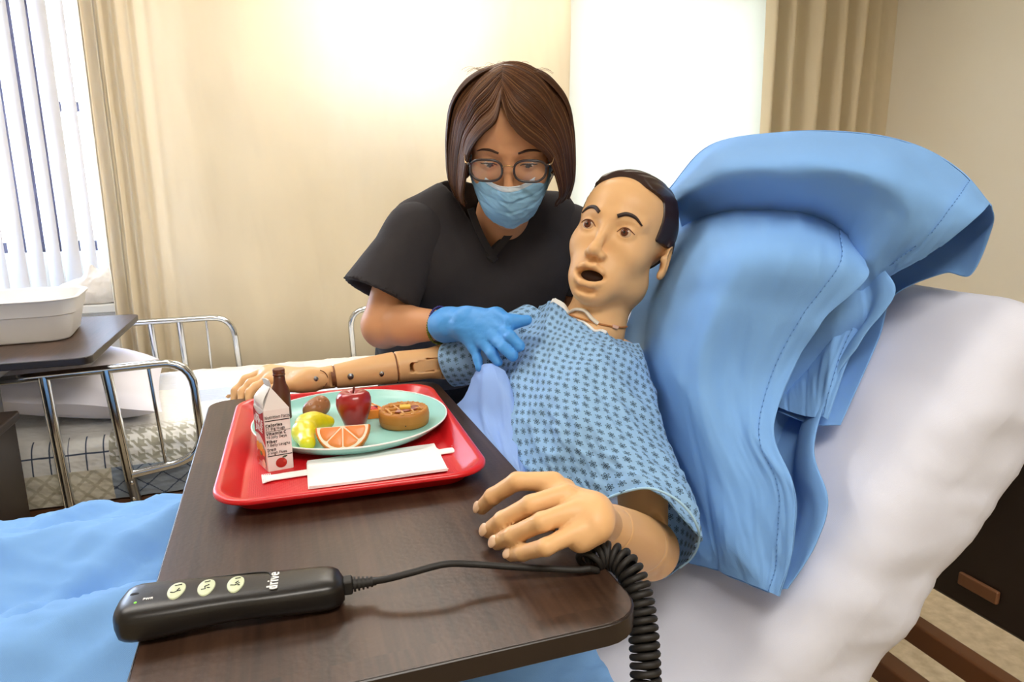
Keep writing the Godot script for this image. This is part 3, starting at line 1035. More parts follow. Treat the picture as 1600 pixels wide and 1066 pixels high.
	for px in [[-0.626, 0.728, -0.605, 0.25], [-0.474, 0.734, -0.448, 0.40]]:
		m = MB.new()
		m.tube(PackedVector3Array([Vector3(px[0], px[1], z), Vector3(px[2], px[3], z)]), 0.0145, 16)
		part("post", m, M.chrome, nr)
	m = MB.new()
	m.tube(PackedVector3Array([Vector3(-0.366, 0.735, z), Vector3(-0.35, 0.432, z)]), 0.0055, 10)
	part("thin_bar", m, M.chrome, nr)
	m = MB.new()
	m.tube(bend([Vector3(-0.448, 0.405, z), Vector3(-0.436, 0.31, z), Vector3(-0.475, 0.2, z + 0.01)], 0.04), 0.0145, 16)
	part("bracket_tube", m, M.steel, nr)
	m = MB.new()
	m.tube(PackedVector3Array([Vector3(-0.606, 0.30, z), Vector3(-0.602, 0.2, z)]), 0.018, 16)
	part("socket", m, M.steel, nr)
	for y in [0.395, 0.345]:
		m = MB.new()
		m.ball(Vector3(-0.443, y, z + 0.0145), Vector3(0.006, 0.006, 0.003), Basis(), 12, 8)
		part("rivet", m, M.chrome, nr)
	# far rails
	var spec := [[-0.95, -0.185, "chrome far-side bed rail before the curtain, nearest the basin table"], [0.29, 0.85, "chrome rail end just left of the woman's elbow"]]
	for k in 2:
		var s: Array = spec[k]
		var fr := thing("bed_rail", s[2], "bed rail", Vector3(s[0], 0.3, -3.04))
		m = MB.new()
		var zz := -3.04
		if k == 0:
			m.tube(bend([Vector3(s[0], 0.72, zz), Vector3(s[1], 0.725, zz), Vector3(s[1] + 0.02, 0.3, zz)], 0.085), r, 16)
		else:
			m.tube(bend([Vector3(s[0] + 0.012, 0.3, zz), Vector3(s[0], 0.725, zz), Vector3(s[1], 0.72, zz), Vector3(s[1], 0.3, zz)], 0.085), r, 16)
		part("top_loop", m, M.chrome, fr)
		for x in ([-0.66, -0.49, -0.385] if k == 0 else [0.45, 0.62]):
			m = MB.new()
			m.tube(PackedVector3Array([Vector3(x, 0.715, zz), Vector3(x + 0.015, 0.3, zz)]), 0.0125, 14)
			part("post", m, M.chrome, fr)
		if k == 0:
			m = MB.new()
			m.tube(PackedVector3Array([Vector3(-0.285, 0.715, zz), Vector3(-0.28, 0.3, zz)]), 0.005, 10)
			part("thin_bar", m, M.chrome, fr)
	# bedside cabinet at the left edge
	var cab := thing("bedside_cabinet", "dark wood bedside cabinet at the picture's left edge by the quilted bed", "cabinet", Vector3(-0.9, 0, -1.87))
	m = MB.new()
	m.box2(Vector3(-1.1, 0.0, -2.012), Vector3(-0.66, 0.65, -1.71), 0.004)
	part("body", m, M.dark_wood, cab)
	m = MB.new()
	m.box2(Vector3(-1.11, 0.65, -2.022), Vector3(-0.65, 0.675, -1.70), 0.006)
	part("top", m, M.dark_wood, cab)
	for k in 3:
		m = MB.new()
		m.box2(Vector3(-1.08, 0.04 + k * 0.2, -1.715), Vector3(-0.68, 0.225 + k * 0.2, -1.695), 0.004)
		var d := part("drawer", m, M.dark_wood, cab)
		m = MB.new()
		m.tube(bend([Vector3(-0.94, 0.14 + k * 0.2, -1.695), Vector3(-0.94, 0.14 + k * 0.2, -1.67), Vector3(-0.82, 0.14 + k * 0.2, -1.67), Vector3(-0.82, 0.14 + k * 0.2, -1.695)], 0.012), 0.005, 8)
		part("handle", m, M.steel, d)

func back_table() -> void:
	overbed_table("dark overbed table holding the white basin at the left, by the window", Vector3(-0.67, 0, -2.385), 0.39, 0.735, 0.8, 0.33)
	var white := mat("f3f2f2", 0.35)
	var b := thing("wash_basin", "white plastic wash basin on the overbed table at the left edge", "basin", Vector3(-0.8, 0.8, -2.41))
	var xf := Transform3D(Basis(Vector3.UP, 0.10), Vector3(-0.795, 0.8, -2.415))
	var rows := []
	for q in [[0.045, 0.0005], [0.045, 0.0005], [0.04, 0.001], [0.034, 0.006], [0.018, 0.075], [0.018, 0.075], [0.014, 0.078], [0.014, 0.078], [0.006, 0.12], [0.0, 0.121], [0.0, 0.125], [0.004, 0.1265], [0.01, 0.1255], [0.012, 0.122], [0.036, 0.008], [0.045, 0.003], [0.045, 0.003]]:
		rows.append(rrect(0.46 - 2 * q[0], 0.36 - 2 * q[0], 0.09 - q[0], q[1], xf, 10))
	var m := MB.new()
	m.grid(rows, true, false, true, [], true)
	part("bowl", m, white, b)
	# cloth bundle on the ledge
	var f := Field.new()
	var o := Vector3(-0.735, 0.775, -3.30)
	f.ball(o + Vector3(0, 0.05, 0), Vector3(0.13, 0.06, 0.06), 0.03)
	f.ball(o + Vector3(0.05, 0.09, 0.0), Vector3(0.07, 0.05, 0.05), 0.03)
	f.ball(o + Vector3(-0.09, 0.04, 0.02), Vector3(0.05, 0.04, 0.04), 0.02)
	f.cone(o + Vector3(0.0, 0.11, 0), o + Vector3(0.01, 0.155, 0.0), 0.02, 0.012, 0.03)
	f.cone(o + Vector3(0.07, 0.12, 0), o + Vector3(0.1, 0.165, 0.01), 0.025, 0.01, 0.03)
	var nz := FastNoiseLite.new()
	nz.frequency = 14.0
	f.post = func(p, d): return maxf(d + 0.012 * nz.get_noise_3dv(p * Vector3(1, 0.7, 1)), o.y + 0.0005 - p.y)
	m = MB.new()
	f.mesh(m, o - Vector3(0.18, 0.01, 0.1), o + Vector3(0.18, 0.2, 0.1), 0.008)
	single("cloth_bundle", m, fabric("f6efe6", 0.9, 0.01, 30.0), "crumpled white cloth bundle on the ledge below the blinds", "cloth")

# ---------- the patient's bed ----------
const BP := Vector3(0.547, 0.723, 0)
const BD := Vector3(0.6374, 0.7705, 0)
const BN := Vector3(-0.7705, 0.6374, 0)

func bed() -> void:
	var bd := thing("hospital_bed", "dark-framed hospital bed with its head end raised steeply", "bed", Vector3(0, 0, -1.0))
	for z in [-0.62, -1.38]:
		var f := MB.new()
		f.box2(Vector3(-1.35, 0.36, z - 0.018), Vector3(1.0, 0.42, z + 0.018), 0.004)
		part("side_frame", f, M.brown_metal, bd)
		f = MB.new()
		var a := BP + BD * -0.2 - BN * 0.19
		var e := BP + BD * 0.46 - BN * 0.19
		f.box(Vector3(a.distance_to(e), 0.03, 0.03), frame(Vector3((a.x + e.x) * 0.5, (a.y + e.y) * 0.5, z), BD, BN), 0.003)
		part("back_support", f, M.brown_metal, bd)
	for x in [-1.25, -0.4, 0.4, 0.95]:
		var f := MB.new()
		f.box2(Vector3(x - 0.02, 0.37, -1.362), Vector3(x + 0.02, 0.41, -0.638), 0.004)
		part("cross_frame", f, M.brown_metal, bd)
	var lf := MB.new()
	lf.box2(Vector3(0.955, 0.46, -1.46), Vector3(0.985, 0.5, -0.5), 0.004)
	part("head_bar", lf, M.brown_metal, bd)
	for x in [-1.25, 0.9]:
		for z in [-0.62, -1.38]:
			var f := MB.new()
			f.box2(Vector3(x - 0.022, 0.06, z - 0.018), Vector3(x + 0.022, 0.36, z + 0.018), 0.004)
			f.lathe([Vector2(0, -0.016), Vector2(0.055, -0.016), Vector2(0.06, -0.009), Vector2(0.06, 0.009), Vector2(0.055, 0.016), Vector2(0, 0.016)], Transform3D(Basis(Vector3.RIGHT, PI / 2), Vector3(x, 0.06, z)), 20)
			part("leg", f, M.brown_metal, bd)
	var hb := MB.new()
	hb.box2(Vector3(1.0, 0.545, -1.5), Vector3(1.03, 1.02, -0.48), 0.01)
	part("headboard", hb, M.dark_wood, bd)
	for z in [-0.5, -1.46]:
		hb = MB.new()
		hb.box2(Vector3(1.0, 0.33, z - 0.02), Vector3(1.03, 0.545, z + 0.02), 0.004)
		part("headboard_post", hb, M.brown_metal, bd)
	hb = MB.new()
	hb.box2(Vector3(0.992, 0.585, -0.72), Vector3(1.0, 0.607, -0.655), 0.003)
	part("latch_plate", hb, mat("7a5236", 0.4), bd)
	# mattress in its sheet, bent at the hip
	var top := []   # points along the upper face
	var path := []
	for i in 15:
		path.append(Vector3(lerpf(-1.42, 0.36, i / 14.0), 0.60, 0))
	path.append(Vector3(0.435, 0.612, 0))
	path.append(BP + BD * -0.09)
	for i in 14:
		path.append(BP + BD * lerpf(-0.05, 0.475, i / 13.0))
	var dense := spline(path, 4)
	var nz := FastNoiseLite.new()
	nz.seed = 12
	nz.frequency = 3.2
	nz.fractal_octaves = 3
	var rows := []
	var n := dense.size()
	for i in n:
		var t := (dense[mini(i + 1, n - 1)] - dense[maxi(i - 1, 0)]).normalized()
		var up := Vector3(-t.y, t.x, 0)
		var e := minf(float(i) / 3.0, (n - 1 - i) / 5.0)
		var sh := 1.0 - sqrt(clampf(1.0 - pow(1.0 - minf(e, 1.0), 2.0), 0.0, 1.0))
		var ring := rrect(0.90 - 0.09 * sh, 0.17 - 0.075 * sh, 0.055 - 0.02 * sh, 0.0, Transform3D(), 6)
		var row := PackedVector3Array()
		var m := ring.size()
		for k in m:
			var a: Vector3 = ring[k]
			var b: Vector3 = ring[(k + 1) % m]
			var steps := 14 if k % 7 == 6 else 1
			for s in steps:
				var p := a.lerp(b, float(s) / steps)
				var w := dense[i] + up * (p.z - 0.085) + Vector3(0, 0, -1.0 + p.x)
				var near := smoothstep(0.3, 0.45, p.x)
				var q := nz.get_noise_2d(i * 0.012 + p.x * 0.9 - p.z * 1.0, p.x * 0.8 + p.z * 1.4 - i * 0.014)
				w += up * q * 0.006 * (1.0 if p.z > 0.05 else 0.3)
				w += Vector3(0, 0, 1) * near * 0.009 * nz.get_noise_2d(i * 0.03 + p.z * 0.8, 7.0 + p.z * 1.6 + i * 0.012)
				row.append(w)
		rows.append(row)
	var mm := MB.new()
	mm.grid(rows, true, false, true, [], true)
	single("mattress", mm, M.sheet_white, "thick mattress in a pale lavender sheet, bent upright behind the pillows", "mattress")
	pillows()
	blanket()

func crinkle(seed_: int, freq: float) -> FastNoiseLite:
	var n := FastNoiseLite.new()
	n.seed = seed_
	n.frequency = freq
	n.fractal_type = FastNoiseLite.FRACTAL_RIDGED
	n.fractal_octaves = 3
	return n

func pillows() -> void:
	var nz := crinkle(5, 2.4)
	var fold := FastNoiseLite.new()
	fold.seed = 6
	fold.frequency = 0.05
	# lower pillow: rows run down the bed, columns from behind the patient to the open hem
	var c := [
		[Vector3(0.7678, 1.1468, -1.2647), Vector3(0.7094, 1.1703, -1.0796), Vector3(0.6931, 1.1819, -0.9345), Vector3(0.7032, 1.1863, -0.8373), Vector3(0.7298, 1.1793, -0.7844), Vector3(0.7144, 1.1214, -0.7005)],
		[Vector3(0.694, 1.0576, -1.196), Vector3(0.5913, 1.106, -0.9151), Vector3(0.5774, 1.1285, -0.7873), Vector3(0.6047, 1.13, -0.7259), Vector3(0.6494, 1.1213, -0.6913), Vector3(0.6936, 1.0963, -0.6659)],
		[Vector3(0.6387, 0.9907, -1.1557), Vector3(0.5533, 1.0443, -0.8926), Vector3(0.5433, 1.0637, -0.7689), Vector3(0.5834, 1.0573, -0.7379), Vector3(0.6228, 1.05, -0.7144), Vector3(0.6572, 1.0444, -0.6933)],
		[Vector3(0.5954, 0.9227, -1.1094), Vector3(0.5287, 0.9598, -0.8844), Vector3(0.5186, 0.9789, -0.7694), Vector3(0.5603, 0.9744, -0.7501), Vector3(0.5928, 0.9667, -0.7259), Vector3(0.6296, 0.9797, -0.7078)],
		[Vector3(0.5559, 0.8436, -0.9967), Vector3(0.5205, 0.8871, -0.8301), Vector3(0.5116, 0.9076, -0.7428), Vector3(0.5357, 0.9055, -0.7129), Vector3(0.5538, 0.9038, -0.6902), Vector3(0.5726, 0.9109, -0.672)],
		[Vector3(0.5247, 0.7745, -0.8382), Vector3(0.5108, 0.8048, -0.7518), Vector3(0.5133, 0.8266, -0.6991), Vector3(0.5277, 0.8377, -0.6673), Vector3(0.5445, 0.8533, -0.6398), Vector3(0.5565, 0.86, -0.6094)],
		[Vector3(0.4962, 0.7322, -0.7471), Vector3(0.5, 0.7525, -0.7018), Vector3(0.5019, 0.7626, -0.6641), Vector3(0.5133, 0.7796, -0.6368), Vector3(0.5256, 0.7976, -0.6132), Vector3(0.5342, 0.8079, -0.5832)],
		[Vector3(0.5016, 0.7073, -0.7379), Vector3(0.5061, 0.7207, -0.701), Vector3(0.5049, 0.7348, -0.6528), Vector3(0.5082, 0.742, -0.6205), Vector3(0.5119, 0.7465, -0.5967), Vector3(0.5146, 0.7498, -0.5762)]]
	var front := patch(c, 12, 10)
	var nc: int = front[0].size()
	var nr := front.size()
	front = push(front, func(i, j, p): return 0.007 * (nz.get_noise_2d(i * 0.006 + j * 0.004, j * 0.014 - i * 0.006) - 0.25) * smoothstep(0.0, 6.0, minf(i, nr - 1 - i)) * (0.45 + 0.55 * float(j) / nc) - 0.0022 * exp(-pow((float(j) / nc - 0.40 + 0.12 * float(i) / nr) / 0.012, 2.0)) * smoothstep(0.1, 0.3, float(i) / nr) + 0.003 * fold.get_noise_2d(i * 0.9 + j * 0.5, j * 1.1 - i * 0.5))
	var back := []
	for i in nr:
		var row := PackedVector3Array()
		for j in nc:
			var v := float(i) / (nr - 1)
			var u := float(j) / (nc - 1)
			var p: Vector3 = front[i][j]
			var h := (p - BP).dot(BN)
			var t := minf(0.15, maxf(h - 0.012, 0.004)) * pow(maxf(sin(PI * clampf(v * 0.96 + 0.02, 0.0, 1.0)), 0.0), 0.6) * smoothstep(-0.02, 0.12, u)
			t = maxf(t * lerpf(1.0, 0.55, smoothstep(0.75, 1.0, u)), 0.003)
			row.append(p - BN * t + BD * 0.012 * smoothstep(0.8, 1.0, u) + Vector3(0, 0, 0.022 * smoothstep(0.85, 1.0, u) * sin(PI * v)))
		back.append(row)
	var t := thing("pillow", "lower blue pillow in a loose open pillowcase behind the mannequin's head", "pillow", BP + Vector3(0, 0, -0.8))
	var m := MB.new()
	m.cloth(front, 0.0014)
	m.cloth(back, 0.0014)
	part("pillowcase", m, M.blue, t)
	hem_band(front, t, 9)
	# upper pillow
	c = [
		[Vector3(0.755, 1.2097, -1.2356), Vector3(0.7661, 1.2859, -1.1212), Vector3(0.7795, 1.2943, -0.9395), Vector3(0.8098, 1.2838, -0.8202), Vector3(0.8303, 1.2616, -0.7393), Vector3(0.8329, 1.2255, -0.6711), Vector3(0.8191, 1.1853, -0.6164)],
		[Vector3(0.6488, 1.1912, -1.0504), Vector3(0.6155, 1.2372, -0.8792), Vector3(0.6339, 1.2437, -0.7606), Vector3(0.6671, 1.2369, -0.6818), Vector3(0.7162, 1.2178, -0.6464), Vector3(0.7558, 1.195, -0.6257), Vector3(0.7815, 1.1712, -0.6001)],
		[Vector3(0.6669, 1.166, -1.0574), Vector3(0.6489, 1.1914, -0.9068), Vector3(0.6546, 1.1982, -0.7806), Vector3(0.6826, 1.1928, -0.7027), Vector3(0.705, 1.1729, -0.6553), Vector3(0.7341, 1.1531, -0.6355), Vector3(0.759, 1.1362, -0.625)],
		[Vector3(0.7434, 1.0859, -1.1291), Vector3(0.7515, 1.1114, -1.0071), Vector3(0.7528, 1.1286, -0.8906), Vector3(0.7295, 1.1319, -0.7646), Vector3(0.712, 1.1185, -0.6967), Vector3(0.7278, 1.1063, -0.6801), Vector3(0.7455, 1.0963, -0.6738)],
		[Vector3(0.7385, 1.033, -1.0663), Vector3(0.736, 1.0456, -0.9631), Vector3(0.7439, 1.0552, -0.8798), Vector3(0.7354, 1.0606, -0.7997), Vector3(0.7157, 1.0603, -0.7215), Vector3(0.7258, 1.0646, -0.6977), Vector3(0.75, 1.0813, -0.688)],
		[Vector3(0.6896, 0.9581, -0.9263), Vector3(0.6863, 0.962, -0.8584), Vector3(0.6903, 0.9669, -0.8064), Vector3(0.6887, 0.9727, -0.763), Vector3(0.6832, 0.9818, -0.7238), Vector3(0.6898, 0.9929, -0.7024), Vector3(0.7106, 1.0086, -0.6929)],
		[Vector3(0.6372, 0.9105, -0.8048), Vector3(0.6386, 0.9121, -0.7647), Vector3(0.6387, 0.9123, -0.7324), Vector3(0.6399, 0.9137, -0.7033), Vector3(0.642, 0.9162, -0.6827), Vector3(0.6454, 0.9204, -0.6734), Vector3(0.6449, 0.9198, -0.6618)]]
	front = patch(c, 10, 10)
	nr = front.size()
	nc = front[0].size()
	front = push(front, func(i, j, p): return 0.006 * (nz.get_noise_2d(40.0 + i * 0.005 + j * 0.007, j * 0.012 - i * 0.009) - 0.25) * smoothstep(0.0, 6.0, minf(i, nr - 1 - i)) - 0.0022 * smoothstep(0.02, 0.12, float(i) / nr) * (exp(-pow((float(j) / nc - 0.30 - 0.06 * float(i) / nr) / 0.008, 2.0)) + exp(-pow((float(j) / nc - 0.53 - 0.02 * float(i) / nr) / 0.008, 2.0))) + 0.003 * fold.get_noise_2d(i * 0.9 - j * 0.4 + 90.0, j * 1.0 + i * 0.4))
	# the back layer starts on the same top fold and ends lower, so that the case gapes
	var bc := [
		[Vector3(0.7576, 1.2098, -1.2399), Vector3(0.769, 1.2863, -1.1254), Vector3(0.7824, 1.2947, -0.943), Vector3(0.8126, 1.2841, -0.8231), Vector3(0.8331, 1.2618, -0.7418), Vector3(0.8356, 1.2256, -0.6733), Vector3(0.8205, 1.1823, -0.6154)],
		[Vector3(0.8341, 1.1642, -1.3231), Vector3(0.8642, 1.2162, -1.21), Vector3(0.8801, 1.2355, -1.0369), Vector3(0.8891, 1.2306, -0.8933), Vector3(0.8904, 1.2087, -0.7749), Vector3(0.8684, 1.1743, -0.6837), Vector3(0.8486, 1.1582, -0.6317)],
		[Vector3(0.8203, 1.1004, -1.2479), Vector3(0.8646, 1.154, -1.1637), Vector3(0.868, 1.1581, -0.9986), Vector3(0.8707, 1.1613, -0.8668), Vector3(0.8684, 1.1461, -0.7583), Vector3(0.8523, 1.1203, -0.6819), Vector3(0.8287, 1.098, -0.636)],
		[Vector3(0.7878, 1.0454, -1.1499), Vector3(0.806, 1.0674, -1.0398), Vector3(0.8149, 1.0782, -0.9214), Vector3(0.8215, 1.0862, -0.8335), Vector3(0.822, 1.0837, -0.7624), Vector3(0.8296, 1.0898, -0.717), Vector3(0.8295, 1.0958, -0.6738)],
		[Vector3(0.7497, 0.9994, -1.0502), Vector3(0.7604, 1.0123, -0.9583), Vector3(0.7697, 1.0235, -0.878), Vector3(0.7779, 1.0334, -0.8072), Vector3(0.7869, 1.0412, -0.7631), Vector3(0.7961, 1.0524, -0.7451), Vector3(0.7981, 1.061, -0.72)],
		[Vector3(0.6984, 0.9374, -0.9197), Vector3(0.7007, 0.9402, -0.8596), Vector3(0.7089, 0.9501, -0.8131), Vector3(0.7165, 0.9593, -0.7702), Vector3(0.7265, 0.9713, -0.7339), Vector3(0.7407, 0.9886, -0.711), Vector3(0.7519, 1.0084, -0.6954)],
		[Vector3(0.6396, 0.9055, -0.8045), Vector3(0.6404, 0.9066, -0.7639), Vector3(0.6398, 0.9058, -0.7293), Vector3(0.645, 0.9042, -0.7034), Vector3(0.6522, 0.905, -0.6813), Vector3(0.6606, 0.9074, -0.6707), Vector3(0.6674, 0.9094, -0.6619)]]
	back = patch(bc, 10, 10)
	t = thing("pillow", "upper blue pillow with its open pillowcase sagging over the mattress top", "pillow", BP + BD * 0.4 + Vector3(0, 0, -0.8))
	m = MB.new()
	m.cloth(front, 0.0014)
	m.cloth(back, 0.0014)
	part("pillowcase", m, M.blue, t)
	hem_band(front, t, 8)

# the doubled hem of a pillowcase: a second layer on the last columns, edged with a row of stitches
func hem_band(front: Array, t: Node3D, cols: int) -> void:
	var rows := []
	var line := PackedVector3Array()
	var nc: int = front[0].size()
	var m0 := MB.new()
	m0.grid(front)
	var q := Vector3(0, 1.2, 0)
	for i in front.size():
		var row := PackedVector3Array()
		for j in range(nc - cols, nc):
			var nn := m0.n[i * nc + j]
			if nn.dot(BN) < 0:
				nn = -nn
			row.append(front[i][j] + nn * 0.0016)
			if j == nc - cols:
				line.append(front[i][j] + nn * 0.0018)
		rows.append(row)
	var m := MB.new()
	m.cloth(rows, 0.0012)
	part("hem", m, M.blue, t)
	var st := MB.new()
	var fine := spline(Array(line), 2)
	for i in range(1, fine.size() - 1, 2):
		st.tube(PackedVector3Array([fine[i], fine[i].lerp(fine[i + 1], 0.55)]), 0.0006, 5)
	part("stitching", st, M.blue_dark, t).set_meta("kind", "stuff")

func blanket() -> void:
	var t := thing("top_sheet", "bright blue top sheet over the patient's legs and lap", "bed sheet", Vector3(-0.4, 0.6, -1.0))
	var nz := crinkle(21, 1.5)
	var soft := FastNoiseLite.new()
	soft.seed = 2
	soft.frequency = 2.0
	var rows := []
	for i in 121:
		var row := PackedVector3Array()
		var v := i / 120.0
		var z := lerpf(-0.50, -1.50, v)
		for j in 201:
			var u := j / 200.0
			var x := lerpf(-1.35, 0.345, u)
			var near := exp(-pow((z + 0.86) / 0.10, 2.0))
			var far := exp(-pow((z + 1.14) / 0.10, 2.0))
			var y := 0.612 + 0.085 * smoothstep(-1.3, -0.9, x) * maxf(near, far) + 0.03 * exp(-pow((z + 1.0) / 0.2, 2.0))
			y += 0.05 * smoothstep(0.05, 0.4, x) * exp(-pow((z + 1.0) / 0.25, 2.0))
			var ed := minf(z + 1.5, -0.5 - z)
			var over := smoothstep(0.075, 0.0, ed)
			y -= 0.16 * over * over
			var w := 0.75 * nz.get_noise_2d(0.5 * x - 0.3 * z, 1.9 * x + 2.6 * z) + 0.35 * nz.get_noise_2d(0.9 * x + 0.4 * z + 7.0, 4.6 * z - 1.6 * x)
			y += 0.030 * (w - 0.15) * (1.0 - over * 0.5) + 0.012 * soft.get_noise_2d(x * 1.5, z * 2.0)
			y = maxf(y, 0.6115 - 0.17 * over)
			var zz := z
			if ed < 0.075:
				zz = (-1.465 if v > 0.5 else -0.535) + (-1 if v > 0.5 else 1) * 0.012 * sin(x * 14.0) * over
				zz = lerpf(z, zz, over)
			row.append(Vector3(x, y, zz))
		rows.append(row)
	var m := MB.new()
	m.cloth(rows, 0.002)
	part("sheet", m, M.blue, t)
	# the part bunched up against the gown between table and chest
	var c := [
		[Vector3(0.285, 0.8627, -1.0803), Vector3(0.2878, 0.9108, -1.0468), Vector3(0.297, 0.9391, -1.0176), Vector3(0.3103, 0.9437, -0.9925), Vector3(0.3191, 0.9296, -0.9755), Vector3(0.3318, 0.9127, -0.9891)],
		[Vector3(0.2676, 0.8624, -1.0645), Vector3(0.2787, 0.9007, -1.0153), Vector3(0.2897, 0.9213, -0.9837), Vector3(0.302, 0.9261, -0.9482), Vector3(0.3154, 0.9082, -0.9289), Vector3(0.3312, 0.8854, -0.9401)],
		[Vector3(0.2602, 0.8594, -1.0124), Vector3(0.2722, 0.8763, -0.9797), Vector3(0.2826, 0.8852, -0.9458), Vector3(0.2932, 0.8887, -0.9106), Vector3(0.3051, 0.8807, -0.8885), Vector3(0.3209, 0.8612, -0.895)],
		[Vector3(0.2579, 0.8589, -0.9376), Vector3(0.2668, 0.8655, -0.9144), Vector3(0.2764, 0.8668, -0.8952), Vector3(0.2854, 0.8664, -0.8705), Vector3(0.2952, 0.8611, -0.8498), Vector3(0.3075, 0.8469, -0.8532)],
		[Vector3(0.2621, 0.8491, -0.8746), Vector3(0.2679, 0.8527, -0.8572), Vector3(0.2747, 0.8529, -0.8442), Vector3(0.2796, 0.8533, -0.8264), Vector3(0.2841, 0.8522, -0.8084), Vector3(0.2931, 0.8419, -0.8085)],
		[Vector3(0.2682, 0.8319, -0.8201), Vector3(0.2716, 0.8342, -0.8087), Vector3(0.2763, 0.8345, -0.8017), Vector3(0.2792, 0.8352, -0.7901), Vector3(0.2821, 0.834, -0.7835), Vector3(0.2878, 0.8275, -0.7801)]]
	var g := patch(c, 8, 8)
	g = push(g, func(i, j, p): return 0.009 * (nz.get_noise_2d(i * 0.008 + 3.0, j * 0.022 + i * 0.006) - 0.3))
	m = MB.new()
	m.cloth(g, 0.002)
	part("bunched_fold", m, M.blue_lav, t)

# ---------- heads and hands ----------
# a head in its own frame: y up, z to the front, x to the figure's left, origin between the ears at eye height
func head_field(open_mouth: bool, female: bool) -> Field:
	var f := Field.new()
	f.ball(Vector3(0, 0.030 if open_mouth else 0.038, -0.012), Vector3(0.074, 0.078 if open_mouth else 0.082, 0.094), 0.01)
	f.ball(Vector3(0, 0.036, 0.042), Vector3(0.057, 0.052, 0.046), 0.03)
	f.ball(Vector3(0, -0.03, 0.033), Vector3(0.062, 0.062, 0.053), 0.03)
	f.ball(Vector3(0, -0.082, 0.03), Vector3(0.053 if open_mouth else 0.048, 0.034, 0.052), 0.03)
	for s: float in [-1.0, 1.0]:
		f.ball(Vector3(s * 0.045, -0.072, 0.002), Vector3(0.017, 0.022, 0.022), 0.035)
		f.ball(Vector3(s * 0.041, -0.03, 0.056), Vector3(0.018, 0.017, 0.018), 0.03)
	f.ball(Vector3(0, -0.107 if open_mouth else -0.113, 0.070), Vector3(0.022, 0.015, 0.017), 0.026)
	f.ball(Vector3(0, -0.078, 0.071), Vector3(0.038, 0.031, 0.021), 0.026)
	for s: float in [-1.0, 1.0]:
		f.cone(Vector3(s * 0.012, 0.02, 0.083), Vector3(s * 0.046, 0.018, 0.068), 0.0075, 0.006, 0.016)
		f.ball(Vector3(s * 0.032, -0.002, 0.096), Vector3(0.019, 0.011, 0.0125), 0.012, Basis(), 1)
		f.ball(Vector3(s * 0.032, -0.002, 0.0735), Vector3.ONE * 0.0143, 0.005)
	f.cone(Vector3(0, 0.014, 0.084), Vector3(0, -0.038, 0.103), 0.0055, 0.0082, 0.012)
	f.ball(Vector3(0, -0.042, 0.1055), Vector3(0.0092, 0.0085, 0.0100), 0.008)
	for s: float in [-1.0, 1.0]:
		f.ball(Vector3(s * 0.0112, -0.0468, 0.0965), Vector3(0.0068, 0.0066, 0.0085), 0.007)
		f.ball(Vector3(s * 0.0060, -0.0535, 0.1015), Vector3(0.0036, 0.0040, 0.0052), 0.0025, Basis(), 1)
	f.ball(Vector3(0, -0.0615, 0.1015), Vector3(0.003, 0.008, 0.0035), 0.004, Basis(), 1)
	if open_mouth:
		var up := [Vector3(-0.0255, -0.0775, 0.0845), Vector3(-0.018, -0.0705, 0.0925), Vector3(-0.007, -0.0655, 0.0978), Vector3(0, -0.067, 0.0985), Vector3(0.007, -0.0655, 0.0978), Vector3(0.018, -0.0705, 0.0925), Vector3(0.0255, -0.0775, 0.0845)]
		f.chain(up, [0.0028, 0.0042, 0.0048, 0.0046, 0.0048, 0.0042, 0.0028], 0.004, 0.006)
		var lo := [Vector3(-0.0255, -0.0785, 0.0845), Vector3(-0.019, -0.0885, 0.0895), Vector3(-0.008, -0.0945, 0.0932), Vector3(0.008, -0.0945, 0.0932), Vector3(0.019, -0.0885, 0.0895), Vector3(0.0255, -0.0785, 0.0845)]
		f.chain(lo, [0.0028, 0.0046, 0.0056, 0.0056, 0.0046, 0.0028], 0.004, 0.006)
		f.ball(Vector3(0, -0.1035, 0.0885), Vector3(0.016, 0.004, 0.005), 0.010, Basis(), 1)
		f.ball(Vector3(0, -0.0795, 0.092), Vector3(0.0215, 0.0095, 0.030), 0.003, Basis(), 1)
		f.cone(Vector3(-0.0245, -0.0782, 0.092), Vector3(0.0245, -0.0782, 0.092), 0.0030, 0.0030, 0.004, 1)
	for s: float in [-1.0, 1.0]:  # eye openings, ears
		f.ball(Vector3(s * 0.0325, -0.0022, 0.0895), Vector3(0.0142, 0.0074 if open_mouth else 0.0020, 0.0078), 0.0016, Basis(Vector3.BACK, s * 0.06), 1)
		var b := Basis(Vector3.UP, s * 0.38) * Basis(Vector3.RIGHT, -0.2)
		f.ball(Vector3(s * 0.0775, -0.016, -0.012), Vector3(0.0075, 0.031, 0.019), 0.008, b)
		f.ball(Vector3(s * 0.0845, -0.012, -0.006), Vector3(0.0058, 0.019, 0.0105), 0.004, b, 1)
		f.ball(Vector3(s * 0.079, -0.0415, 0.0), Vector3(0.005, 0.008, 0.007), 0.006)
		f.ball(Vector3(s * 0.0765, -0.016, 0.004), Vector3(0.004, 0.006, 0.004), 0.005)
	return f

